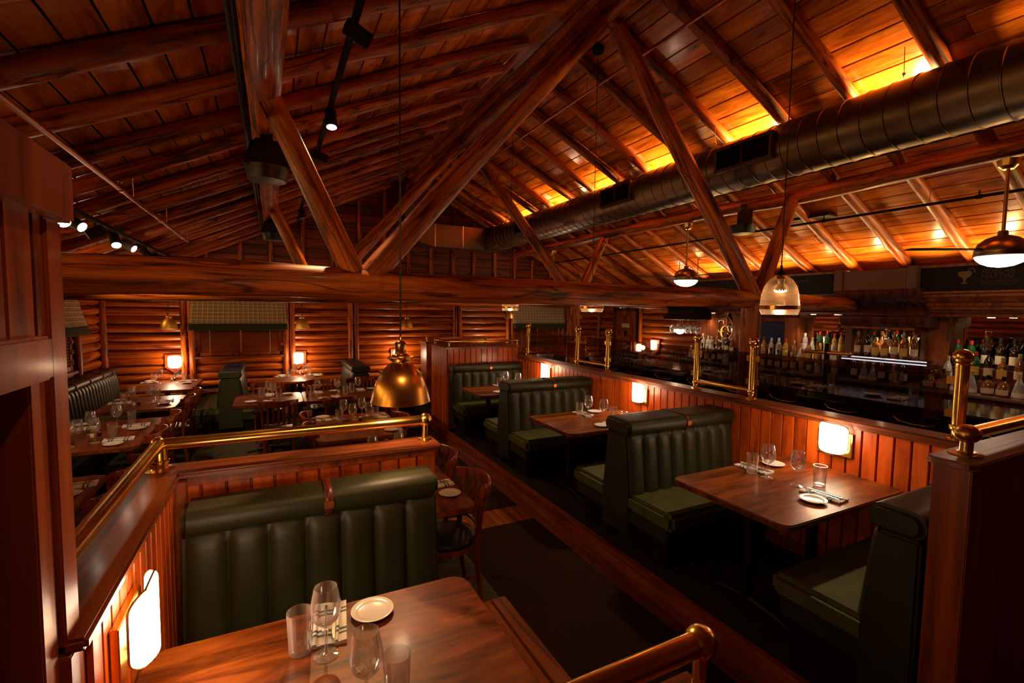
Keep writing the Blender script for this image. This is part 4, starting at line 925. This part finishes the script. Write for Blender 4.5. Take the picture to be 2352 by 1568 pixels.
for (x0, y0, x1, y1, zz, lb) in ((2.46, 7.04, 3.66, 7.04, 1.45, 'brass rail along the front edge of the tall pine block'), (2.46, 7.76, 3.4, 7.76, 1.45, 'brass rail along the rear edge of the tall pine block'), (2.75, 9.2, 3.45, 9.2, 1.385, 'thin brass rail on the small half wall beyond the pine block')):
    t = thing('brass_rail', lb, 'rail', (0, 0, zz)); MB().tube([(x0, y0, .085), (x1, y1, .085)], .018, 16).build('rail_tube', M['brass'], t)
    mb = MB()
    for x in (x0, x1): mb.ball((x, y0, .085), .027, 16)
    if 'front' in lb: mb.tube([(2.46, 7.04, .085), (2.46, 7.72, .085)], .018, 14)
    mb.build('ball_joint', M['brass'], t)
    for x in (x0, x1): mb = MB(); mb.tube([(x, y0, 0), (x, y0, .085)], .015, 12); flange(mb, x, y0, 0, .03); mb.build('rail_post', M['brass'], t)

# ------------------------------------------------------------------ duct
t = thing('air_duct', 'big dark spiral seamed round air duct running under the right roof slope', 'air duct', (4.30, 0, 3.56))
pr = []; y = -1.2; rD = .245; i = 0
while y < 8.9:
    pr += [(rD, y), (rD, y+.138), (rD+.006, y+.142), (rD+.006, y+.150), (rD, y+.154)]; y += .16; i += 1
mb = MB(); mb.T = Matrix.Rotation(-pi/2, 4, 'X'); mb.lathe(pr, 40); mb.build('duct_pipe', M['duct'], t, smooth=40)
mb = MB(); mb.prism([(-1.35, -.25), (.26, -.25), (.26, .2), (-1.35, .2)], 9.32, 9.72, 'y'); mb.build('duct_box', M['duct'], t, bevel=.004)
mb = MB(); n = 12; vs = []; fs = []
for k in range(n+1):
    f = k/n; zc = 0; 
    w0 = .245; ang = [(cos(2*pi*q/16), sin(2*pi*q/16)) for q in range(16)]
mb.lathe([(.25, 0), (.25, .5)], 24) if False else None
mb = MB(); vs = []
for q in range(24):
    a = 2*pi*q/24; c, s = cos(a), sin(a); m_ = max(abs(c), abs(s)); vs.append((c*rD, 8.9, s*rD))
for q in range(24):
    a = 2*pi*q/24; c, s = cos(a), sin(a); m_ = max(abs(c), abs(s)); vs.append((c/m_*.25, 9.35, s/m_*.235-.02))
mb.add(vs, [(q, (q+1) % 24, 24+(q+1) % 24, 24+q) for q in range(24)]); mb.build('duct_transition', M['duct'], t, smooth=30)
mb = MB(); R1, R0 = .62, .20; arc = [( -1.33-R1*sin(R(a)), .2-.62+0+R1-R1*cos(R(a))-.03) for a in range(0, 91, 9)]
po = [(-1.35-R1*sin(R(a)), .37-R1*cos(R(a))) for a in range(0, 91, 9)]; pi_ = [(-1.35-.17*sin(R(a)), .37-.17*cos(R(a))) for a in range(90, -1, -9)]
mb.prism(po+[(-1.97, .85), (-1.52, .85)]+pi_, 9.32, 9.72, 'y'); mb.build('duct_elbow', M['duct'], t, bevel=.004)
mb = MB()
for x in (-1.35, -.75, -.05): mb.box(x-.012, 9.31, -.255, x+.012, 9.73, .205)
mb.build('seam_strip', M['steel'], t, smooth=0)
for y0, y1 in ((2.86, 3.42), (4.74, 5.30), (7.42, 7.85)):
    g = MB(); xx = -.285; z0, z1 = -.085, .095
    for a, b, c, d in ((y0-.03, y1+.03, z0-.03, z0), (y0-.03, y1+.03, z1, z1+.03), (y0-.03, y0, z0, z1), (y1, y1+.03, z0, z1), ((y0+y1)/2-.012, (y0+y1)/2+.012, z0, z1)): g.box(xx, a, c, xx+.10, b, d)
    gr = g.build('register_frame', M['duct'], t, bevel=.002)
    MB().box(xx+.03, y0, z0, xx+.06, y1, z1).build('register_core', M['blackm'], gr, smooth=0)
    g = MB(); y = y0+.018
    while y < y1-.01: g.box(xx+.006, y, z0, xx+.022, y+.003, z1); y += .021
    g.build('register_vanes', M['blackm'], gr, smooth=0)
for i, y in enumerate((1.9, 3.55, 5.1, 6.9, 8.5)):
    mb = MB(); zt = rc(4.12)-.02; mb.tube([(4.14, y, 3.78), (4.13, y, zt)], .003, 6); mb.ball((4.14, y, 3.80), .012, 8); mb.tube([(4.10, y-.02, 3.785), (4.14, y, 3.83), (4.18, y+.02, 3.79)], .003, 6)
    tag(mb.build('duct_hanger', M['steel']), 'thin wire hanger holding the round duct to the roof, %s from the camera' % ORD[i], 'hanger', 'duct hangers')
# uplight cans behind the duct and cove strip behind the bar cornice
t = thing('uplight_strip', 'slim black uplight strip hidden behind the round air duct', 'light fitting', (4.76, 0, 3.43))
MB().box(-.02, -.6, 0, .02, 9.0, .03).build('strip_housing', M['blackm'], t)
# ------------------------------------------------------------------ sprinkler pipes, cables, tracks, speakers
def pipe(label, x, z, y0, y1, r, m_, heads, rods=True):
    t = thing('sprinkler_pipe', label, 'pipe', (x, 0, z)); MB().tube([(0,y0,0),(0,y1,0)], r, 12).build('pipe_tube', M[m_], t)
    for y in heads:
        mb = MB(); mb.tube([(0,y,r),(0,y,.05)], .006, 8); mb.lathe([(.016,.05),(.018,.052),(.004,.056)], 10, (0,y,0)); mb.tube([(0,y-.02,0),(0,y+.02,0)], r*1.4, 10); mb.build('sprinkler_head', M[m_], t)
        if rods: MB().tube([(0,y+.35,r*.8),(0,y+.35,max(.05, rc(x)-.04-z))], .003, 6).build('hanger_rod', M['steel'], t)
pipe('thin copper sprinkler pipe running just below the ridge on the right slope', 3.0, 4.34, -1.2, 9.6, .014, 'copper', (1.6, 3.9, 6.2, 8.4))
pipe('copper pipe crossing the lower left roof slope', -.95, 2.86, -1.2, 7.3, .016, 'copper', (2.2, 4.3, 5.6, 6.9))
pipe('dark sprinkler pipe across the lower right roof slope', 5.5, 3.08, -1.2, 9.6, .014, 'blackm', (1.9, 3.2, 4.6, 6.6))
for k in (0, 1):
    pts = [(-.135-.02*k, -1.2+i*.7, 3.36-.03*k+.012*sin(i*1.7+k)) for i in range(17)]
    tag(MB().tube(pts, .011, 8).build('black_cable', M['rubber']), 'black cable along the left side of the left purlin log, %s one' % ('upper', 'lower')[k], 'cable')
def spot_head(parent, x, y, z, d, on, r=.042, L=.13):
    d = V(d).normalized(); p = V((x, y, z)); mb = MB(); mb.tube([p+V((0,0,.10)), p+V((0,0,.02)), p-d*.02], .008, 6)
    mb.tube([p-d*L*.5, p-d*L*.49, p+d*L*.5], [r*.8, r, r], 18); h = mb.build('spot_head', M['blackm'], parent)
    f = p+d*(L*.5+.002); q = MB(); a = d.orthogonal().normalized(); b_ = d.cross(a)
    q.add([f+(cos(2*pi*k/18)*a+sin(2*pi*k/18)*b_)*r*.86 for k in range(18)], [tuple(range(18))]); q.build('spot_lens', M['spotf'] if on else M['blackm'], h, smooth=0)
    return p+d*(L*.5+.02)
t = thing('track_light', 'ceiling track with dark cylinder spotlights left of the centre cord', 'track light', (0, 0, 0))
MB().box(.40, -1.0, 3.555, .435, 9.2, 3.585).build('track_bar', M['blackm'], t)
for y, d, on in ((2.66, (.9,.25,-.25), 0), (3.92, (.02,-.25,-1), 1), (4.9, (.9,.3,-.2), 0), (6.6, (.5,-.2,-1), 1), (7.9, (.4,.2,-1), 0)):
    p = spot_head(t, .42, y, 3.47, d, on)
    if on: lamp('SPOT', 'track_and_fill_spot', p, 150 if y < 5 else 90, (1,.54,.20), .03, to=(.22, 1.5, .9) if y < 5 else (.6, 5.6, .7), spot=48 if y < 5 else 70, blend=.6)
t = thing('track_light', 'ceiling track with bright spotlights low on the left behind the tie beam', 'track light', (0, 0, 0))
MB().box(-1.345, 2.6, 2.735, -1.31, 9.5, 2.765).build('track_bar', M['blackm'], t)
for i, (y, d, on) in enumerate(((4.45, (.5,-.5,-.7), 1), (4.72, (.75,-.35,-.45), 1), (5.2, (-.8,-.3,-.5), 0), (5.75, (.3,-.6,-.8), 1), (6.2, (.85,-.3,-.5), 1), (7.0, (.5,.3,-.7), 0), (7.6, (.85,-.1,-.5), 1), (8.4, (.4,.2,-1), 0))):
    p = spot_head(t, -1.328, y, 2.655, d, on)
    if on and i in (0, 3, 6): lamp('SPOT', 'track_and_fill_spot', p, 75, (1,.66,.36), .03, to=((-1.5, 5.8, .75), (-.7, 10, 1.6), (.3, 8.0, .75))[(0,3,6).index(i)], spot=75, blend=.7)
def speaker(label, loc, rz, w_=.30, black=True):
    t = thing('speaker', label, 'speaker', loc, rz, 'hanging black speakers')
    mb = MB(); mb.prism([(-.10, .16), (.10, .16), (w_/2, .0), (w_/2-.005, -.04), (-w_/2+.005, -.04), (-w_/2, .0)], -.10, .06, 'y'); mb.build('cabinet', M['blackm'], t, bevel=.02, seg=3)
    MB().lathe([(.001,-.125),(.125,-.115),(.148,-.03),(.15,-.02),(.001,-.02)], 28).build('grille', M['iron'], t, smooth=50)
    MB().box(-.04, -.03, .14, .04, .03, .235).build('bracket', M['blackm'], t, bevel=.004); return t
speaker('black speaker hanging from the left purlin beside the near truss brace', (-.02, 3.98, 3.08), .1)
speaker('small black speaker on the left purlin beyond the near truss', (.02, 7.45, 3.08), .1)
speaker('black speaker hanging from the right purlin below the round duct', (5.12, 3.93, 3.12), .6)
tag(MB().box(5.75, 3.30, 3.19, 6.15, 3.75, 3.22).build('ceiling_panel', M['blackm'], bevel=.01, rot=(0,0,0)), 'flat dark square panel fixed under the lower right roof slope', 'ceiling panel')
# ------------------------------------------------------------------ bar counter
t = thing('bar_counter', 'black glossy bar counter with brass bag rails behind the glass screens', 'bar counter', (4.86, 0, 0))
MB().box(-.02, .3, ZP, .62, 7.75, 1.235).build('counter_body', M['black'], t)
MB().box(-.07, .25, 1.235, .66, 7.8, 1.275).build('counter_top', M['black'], t, bevel=.010, seg=3)
MB().box(-.035, .3, 1.215, -.02, 7.75, 1.235).build('top_moulding', M['blackm'], t)
y = .55
while y < 7.4:
    mb = MB(); mb.box(-.030, y, 1.05, -.020, y+.54, 1.205); d = mb.build('drawer_front', M['black'], t, bevel=.004)
    c = y+.28; mb = MB(); mb.tube([(-.030, c+.135, 1.185), (-.065, c+.13, 1.17), (-.075, c+.09, 1.140), (-.078, c, 1.128), (-.075, c-.09, 1.128), (-.065, c-.13, 1.132), (-.030, c-.14, 1.135)], [.008,.006,.005,.005,.005,.006,.008], 8); mb.build('handle', M['brassd'], d, smooth=60)
    y += .575
# second counter seen behind the far glass
t = thing('side_counter', 'low black counter with a white edge between the far brass posts', 'counter', (0, 0, 0))
MB().box(5.0, 8.0, 0, 6.4, 8.7, 1.12).build('counter_body', M['black'], t, bevel=.01); 
for i, (y, zc) in enumerate(((2.42, 0), (3.15, 0), (4.35, 0), (5.9, 0))):
    wh = 'bar counter, %s place from the right' % ORD[i]; zt = 1.275
    put('p', 5.10, y, zt, 0, wh); put('n', 5.12, y-.2, zt, .1, wh); put('w', 5.30, y-.1, zt, 0, wh); put('t', 5.28, y-.24, zt, 0, wh)
# ------------------------------------------------------------------ back bar
t = thing('back_bar', 'dark carved wooden back bar with mirrors, pillars and cornice along the right wall', 'back bar', (0, 0, 0))
YA, YZ = .6, 6.15
MB().box(6.46, YA, ZP, 7.2, YZ, 1.20).build('base_cabinet', M['bar'], t, bevel=.004)
MB().box(6.42, YA, 1.20, 7.2, YZ, 1.232).build('counter_slab', M['taupe'], t, bevel=.005)
MB().box(6.62, YA, 1.232, 7.15, YZ, 1.36).build('bottle_step', M['bar'], t, bevel=.003)
MB().box(6.76, YA, 1.36, 7.15, YZ, 1.48).build('bottle_step', M['bar'], t, bevel=.003)
MB().box(7.02, YA, 1.2, 7.2, YZ, 2.35).build('back_board', M['barl'], t)
bays = [(.7, 2.62, 2.03, 'right'), (2.80, 3.38, 1.87, 'centre'), (3.64, 4.34, 2.04, 'left'), (5.38, 5.94, 2.04, 'emblem')]
for a, b, z, nm in bays: MB().box(7.00, a, 1.3, 7.018, b, z).build('mirror_panel', M['mirror'], t, smooth=0)
for a, b, m_, x in ((2.54, 2.71, 'barl', 6.78), (2.71, 2.76, 'taupe', 6.76), (3.31, 3.49, 'bar', 6.86), (3.49, 3.58, 'taupe', 6.76), (4.24, 4.44, 'barl', 6.80), (4.96, 5.34, 'barl', 6.80), (5.76, 6.08, 'barl', 6.80)):
    MB().box(x, a, 1.232, 7.02, b, 2.08).build('pilaster', M[m_], t, bevel=.006)
    mb = MB(); mb.prism([(x-.02, 2.08), (x, 1.98), (7.02, 1.98), (7.02, 2.08)], a-.02, b+.02, 'y'); mb.build('capital', M[m_], t, bevel=.004)
MB().box(6.88, 4.44, 1.3, 7.0, 4.96, 2.03).build('tv_panel', M['barl'], t)
# soffits, entablature
MB().box(6.55, YA, 2.03, 7.05, 2.72, 2.07).build('soffit', M['barl'], t, bevel=.003); MB().box(6.55, 3.50, 2.04, 7.05, YZ, 2.08).build('soffit', M['barl'], t, bevel=.003); MB().box(6.5, 2.72, 1.87, 7.05, 3.50, 1.91).build('soffit', M['barl'], t, bevel=.003)
def cornice(a, b, prof, nm, mt):
    mb = MB(); mb.prism(prof, a, b, 'y'); mb.build(nm, M[mt], t, bevel=.002, seg=1)
pc = [(7.1,2.07),(6.52,2.07),(6.50,2.10),(6.47,2.11),(6.47,2.14),(6.44,2.145),(6.44,2.18),(6.41,2.19),(6.39,2.235),(6.36,2.24),(6.36,2.27),(6.33,2.28),(6.33,2.30),(7.1,2.30)]
cornice(YA, 2.60, pc, 'cornice_moulding', 'barl'); cornice(3.48, YZ, pc, 'cornice_moulding', 'bar')
cornice(2.60, 3.48, [(7.1,1.90),(6.50,1.90),(6.46,1.92),(6.43,1.97),(6.43,2.02),(6.50,2.04),(6.50,2.10),(6.44,2.14),(6.38,2.22),(6.30,2.27),(6.28,2.34),(7.1,2.34)], 'arched_cornice', 'bar')
MB().box(6.36, YA, 2.30, 6.44, 2.63, 2.565).build('sign_board', M['blackm'], t, bevel=.004); MB().box(6.36, 3.50, 2.30, 6.44, YZ, 2.565).build('sign_board', M['blackm'], t, bevel=.004)
MB().box(6.335, YA, 2.555, 6.46, 2.64, 2.585).build('top_moulding', M['barl'], t, bevel=.004); MB().box(6.335, 3.49, 2.555, 6.46, YZ, 2.585).build('top_moulding', M['barl'], t, bevel=.004)
MB().box(6.31, 2.66, 2.34, 6.44, 3.44, 2.57).build('centre_box', M['taupe'], t, bevel=.004); MB().box(6.295, 2.64, 2.335, 6.45, 2.74, 2.59).build('box_pilaster', M['taupe'], t, bevel=.004); MB().box(6.295, 3.40, 2.335, 6.45, 3.50, 2.59).build('box_pilaster', M['taupe'], t, bevel=.004)
MB().box(6.44, YA, 2.28, 7.1, YZ, 2.30).build('cornice_top', M['bar'], t)
mb = MB(); 
for y in (1.2, 2.15): mb.lathe([(.001,0),(.03,0),(.03,.004),(.001,.004)], 14, (6.72, y, 2.026))
for y in (3.98, 5.66): mb.lathe([(.001,0),(.03,0),(.03,.004),(.001,.004)], 14, (6.72, y, 2.036))
mb.lathe([(.001,0),(.03,0),(.03,.004),(.001,.004)], 14, (6.68, 3.06, 1.866)); mb.build('downlight', M['bulb'], t)
for x, y, z in ((6.70, 1.2, 2.02), (6.70, 2.15, 2.02), (6.70, 3.98, 2.03), (6.70, 5.66, 2.03), (6.66, 3.06, 1.86)): lamp('SPOT', 'back_bar_light', (x, y, z), 9, NEUT, .02, rot=(0,0,0), spot=125, blend=.6)
# chrome glass shelf in the centre bay
sh = thing('bar_shelf', 'bright chrome edged glass shelf in the centre bay of the back bar', 'shelf', (0, 0, 0))
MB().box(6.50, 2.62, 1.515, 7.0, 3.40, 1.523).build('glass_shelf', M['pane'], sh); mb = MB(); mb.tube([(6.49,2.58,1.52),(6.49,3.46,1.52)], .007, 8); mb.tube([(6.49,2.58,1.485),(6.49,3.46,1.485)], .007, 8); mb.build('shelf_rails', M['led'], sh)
# lettering on the boards
ls = thing('bar_sign', 'faded cocktail glass picture and lettering on the dark board above the right bay', 'sign', (6.358, 2.1, 2.44))
MB().box(-.001, -1.45, -.11, .002, .48, .10).build('sign_face', M['blackm'], ls, smooth=0)
mb = MB(); gp = [(-.055,.05),(-.03,.062),(.0,.060),(.03,.065),(.052,.055),(.056,.03),(.04,.005),(.012,-.012),(.008,-.05),(.03,-.062),(.03,-.068),(-.03,-.068),(-.03,-.062),(-.008,-.05),(-.012,-.012),(-.042,.008),(-.056,.03)]
mb.prism([(-u+.16, v) for u, v in gp], -.004, -.0015, 'x'); mb.tube([(-.003, .16-.052+.03*cos(a)*.8, .058+.03*sin(a)) for a in [k*pi/6 for k in range(-2, 8)]], .005, 6); mb.build('martini_glass', M['fadedgilt'], ls, smooth=0)
text('SIDECAR', ls, .062, 'faded', (-.002, .04, .048), RW, shear=.25, align='LEFT'); text('MARTINI', ls, .062, 'faded', (-.002, .04, -.004), RW, shear=.25, align='LEFT')
text('cognac, orange liqueur,', ls, .030, 'faded', (-.002, .04, -.045), RW, align='LEFT'); text('lemon juice, sugar rim', ls, .030, 'faded', (-.002, .04, -.072), RW, align='LEFT')
l2 = thing('bar_sign', 'dark board with barely readable lettering left of the pale box on the back bar', 'sign', (6.358, 4.1, 2.44))
MB().box(-.001, -.55, -.11, .002, .8, .10).build('sign_face', M['blackm'], l2, smooth=0)
text('MANHATTAN', l2, .055, 'faded', (-.002, .10, .035), RW, shear=.2, align='LEFT'); text('MARTINI', l2, .055, 'faded', (-.002, .10, -.02), RW, shear=.2, align='LEFT')
# round emblem on the mirror: oval ring and two interlaced letters C
em = thing('emblem_decal', 'gold oval ring with two interlaced letters C on the bar mirror', 'emblem', (6.985, 5.67, 1.775))
mb = MB(); mb.tube([(0, .195*cos(a), .228*sin(a)) for a in [2*pi*k/40 for k in range(40)]], .005, 6, closed=True); mb.build('oval_ring', M['gilt'], em)
def cee(cx, cz, r, th_, nm):
    n = 20; o_ = []; i_ = []
    for k in range(n+1):
        a = R(52+(308-52)*k/n); wt = th_*(.25+.75*max(0, -cos(a))**.7 if cos(a) < 0 else .25)
        o_.append((cx-r*cos(a), cz+r*1.15*sin(a))); i_.append((cx-(r-wt)*cos(a)*1.0, cz+(r-wt*.5)*1.15*sin(a)))
    mb = MB(); vs = [(-.003, u, v) for u, v in o_]+[(-.003, u, v) for u, v in i_]; m_ = len(o_)
    mb.add(vs, [(k, k+1, m_+k+1, m_+k) for k in range(m_-1)])
    u, v = o_[0]; mb.box(-.004, u-.006, v-.045, -.002, u+.006, v+.022); u, v = o_[-1]; mb.box(-.004, u-.004, v-.01, -.002, u+.004, v+.012); mb.build(nm, M['gilt'], em, smooth=0)
cee(.045, .035, .095, .044, 'letter_c'); cee(-.045, -.065, .095, .040, 'letter_c')
# television
tv = thing('television', 'black wall television with faint bluish reflections in the middle of the back bar', 'television', (6.86, 4.665, 1.755))
MB().box(-.03, -.23, -.165, .0, .23, .165).build('tv_frame', M['black'], tv, bevel=.004)
tm = mat('tv_screen', (.008,.009,.012), .12, emit=(.10,.16,.28), es=.02); MB().box(-.033, -.218, -.153, -.029, .218, .153).build('tv_screen', tm, tv, smooth=0)
# glass rack
gr = thing('glass_rack', 'dark hanging rack with upside-down stemware left of the back bar', 'glass rack', (6.3, 5.85, 0))
MB().tube([(0,-.2,2.18),(0,-.2,2.93)], .006, 6).build('hanging_rod', M['blackm'], gr); MB().tube([(0,.2,2.18),(0,.2,2.93)], .006, 6).build('hanging_rod', M['blackm'], gr)
mb = MB(); mb.prism([(-.25,1.93),(-.27,1.97),(-.16,2.02),(-.15,2.10),(-.24,2.17),(-.26,2.20),(.28,2.20),(.28,1.93)], -.28, .28, 'y'); mb.build('rack_body', M['blackm'], gr, bevel=.004)
k_ = 0
for a in range(4):
    for b_ in range(3):
        k_ += 1; g = dup(PR['w'], (6.16+b_*.11, 5.67+a*.12, 1.93), 0, 'upside-down stemmed glass in the hanging rack, %s from the front' % ORD[k_-1], 'stemware in the rack'); g.rotation_euler = (pi, 0, 0)
bw = thing('bowl_lamp', 'small white bowl lamp below the hanging glass rack', 'lamp', (6.28, 5.97, 1.755))
MB().lathe([(.09,0),(.082,-.04),(.05,-.075),(.001,-.088)], 24, close=False).build('lamp_bowl', M['globe'], bw); MB().lathe([(.092,.0),(.092,.012),(.03,.05),(.008,.06),(.008,.17),(.001,.17)], 24).build('lamp_stem', M['brassd'], bw)
lamp('POINT', 'bowl_light', (6.22, 5.97, 1.62), 3, WARM, .06)
# beer tap tower
bt = thing('beer_tower', 'brass and black beer tap tower on the bar in front of the left mirror', 'beer tap', (5.25, 2.95, 1.275))
MB().tube([(0,0,0),(0,0,.46)], .022, 14).build('column', M['blackm'], bt); mb = MB(); mb.tube([(0,-.22,.36),(0,.22,.36)], .02, 12); mb.ball((0,-.22,.36), .026); mb.ball((0,.22,.36), .026); mb.build('cross_bar', M['brassd'], bt)
mb = MB(); mb.tube([(-.02,.1,.36),(-.06,.1,.34),(-.06,.1,.27)], .007, 8); mb.tube([(-.02,.1,.37),(-.04,.105,.46)], [.006,.011], 8); mb.build('tap', M['brass'], bt)
# ------------------------------------------------------------------ bottles
def bottle_proto(nm, shape, body, cap, label, lw=1.0):
    t = thing('bottle', nm, 'bottle', (0,0,0), 0, 'bottles on the back bar')
    P = {'wine': [(.001,0),(.034,0),(.037,.005),(.037,.175),(.033,.20),(.016,.235),(.0135,.25),(.0135,.29)],
         'square': [(.001,0),(.040,0),(.043,.006),(.043,.15),(.036,.172),(.016,.19),(.014,.20),(.014,.235)],
         'tall': [(.001,0),(.036,0),(.038,.005),(.036,.20),(.030,.225),(.015,.25),(.0135,.29)],
         'squat': [(.001,0),(.045,0),(.052,.01),(.054,.08),(.044,.125),(.018,.155),(.015,.165),(.015,.20)],
         'cone': [(.001,0),(.050,0),(.055,.008),(.050,.06),(.028,.15),(.015,.185),(.014,.23)]}[shape]
    h = P[-1][1]; rb = max(r for r, z in P)
    MB().lathe(P, 18 if shape != 'square' else 16).build('bottle_body', M[body], t, smooth=50)
    MB().lathe([(.016,h-.035),(.0165,h-.03),(.0165,h+.008),(.001,h+.010)], 14, close=False).build('cap', M[cap], t)
    lz0, lz1 = {'wine': (.05,.13), 'square': (.04,.125), 'tall': (.06,.15), 'squat': (.025,.08), 'cone': (.02,.06)}[shape]
    n = 10; rr_ = rb+.0012; vs = []
    for z in (lz0, lz1):
        for k in range(n+1):
            a = pi+R(-70+140*k/n); r2 = rr_
            if shape == 'cone': r2 = .055+(.050-.055)*(z/.06)+.002
            vs.append((r2*cos(a), r2*sin(a), z))
    MB().add(vs, [(k, k+1, n+2+k, n+1+k) for k in range(n)]).build('paper_label', M[label], t, smooth=60)
    return t
BT = [('amber liquor bottle with cream label', bottle_proto('b', 'wine', 'amber', 'tan', 'cream')), ('clear spirit bottle with white label', bottle_proto('b', 'tall', 'clearb', 'white', 'white')),
      ('square whisky bottle with gold cap', bottle_proto('b', 'square', 'amber', 'tan', 'yel')), ('dark liquor bottle with black cap', bottle_proto('b', 'wine', 'darkb', 'blackm', 'cream')),
      ('green bottle with white label', bottle_proto('b', 'tall', 'dkgreen', 'redc', 'yel')), ('squat amber bottle with pale label', bottle_proto('b', 'squat', 'amber', 'blackm', 'cream')),
      ('red liqueur bottle', bottle_proto('b', 'squat', 'redb', 'blackm', 'redb')), ('cone shaped clear bottle', bottle_proto('b', 'cone', 'clearb', 'tan', 'white')), ('golden liqueur bottle', bottle_proto('b', 'tall', 'gold', 'redc', 'yel'))]
bused = set(); rb_ = random.Random(5)
def bottles(y0, y1, x, z, n, where, kinds, group):
    for i in range(n):
        y = y0+(y1-y0)*(i+.5)/n+rb_.uniform(-.008, .008); k = rb_.choice(kinds); d, pt_ = BT[k]
        lb = '%s, %s from right %s' % (d, ORD[i], where); s = rb_.uniform(.95, 1.12)
        loc = (x+rb_.uniform(-.015, .015), y, z); rz = rb_.uniform(-.3, .3)
        if k in bused: dup(pt_, loc, rz, lb, group, (1, 1, s))
        else: bused.add(k); pt_.location = loc; pt_.rotation_euler = (0, 0, rz); pt_.scale = (1, 1, s); pt_['label'] = lb; pt_['group'] = group
A_ = list(range(9))
bottles(.95, 2.62, 6.53, 1.232, 14, 'in front row, right bay', [5,6,7,5,2,7], 'bottles in the right bay')
bottles(.95, 2.52, 6.69, 1.36, 14, 'in middle row, right bay', [2,5,0,4,3,7], 'bottles in the right bay')
bottles(1.0, 2.52, 6.88, 1.48, 13, 'in back row, right bay', [4,0,3,4,1], 'bottles in the right bay')
bottles(2.70, 3.38, 6.60, 1.524, 7, 'in front on chrome shelf', [0,2,3,5,2], 'bottles on the chrome shelf')
bottles(2.80, 3.30, 6.80, 1.524, 6, 'behind on chrome shelf', [3,4,0,1], 'bottles on the chrome shelf')
bottles(2.76, 3.38, 6.55, 1.232, 6, 'below chrome shelf', [5,3,7,2], 'bottles below the chrome shelf')
bottles(3.48, 4.96, 6.53, 1.232, 13, 'in front row, left bay', [2,0,3,8], 'bottles in the left bay')
bottles(3.60, 4.96, 6.69, 1.36, 12, 'in middle row, left bay', [8,1,7,2,0], 'bottles in the left bay')
bottles(3.62, 4.22, 6.88, 1.48, 6, 'in back row, left bay', [1,8,4,1,7], 'bottles in the left bay')
bottles(5.15, 6.0, 6.53, 1.232, 7, 'in front row under emblem', [2,5,3], 'bottles under the emblem')
bottles(5.20, 5.98, 6.70, 1.36, 8, 'in middle row under emblem', [1,0,1,3], 'bottles under the emblem')
lamp('SPOT', 'back_bar_light', (6.62, 5.67, 2.02), 5, NEUT, .02, to=(6.98, 5.67, 1.78), spot=60, blend=.6)  # extra spot without its own fitting, added to brighten the emblem
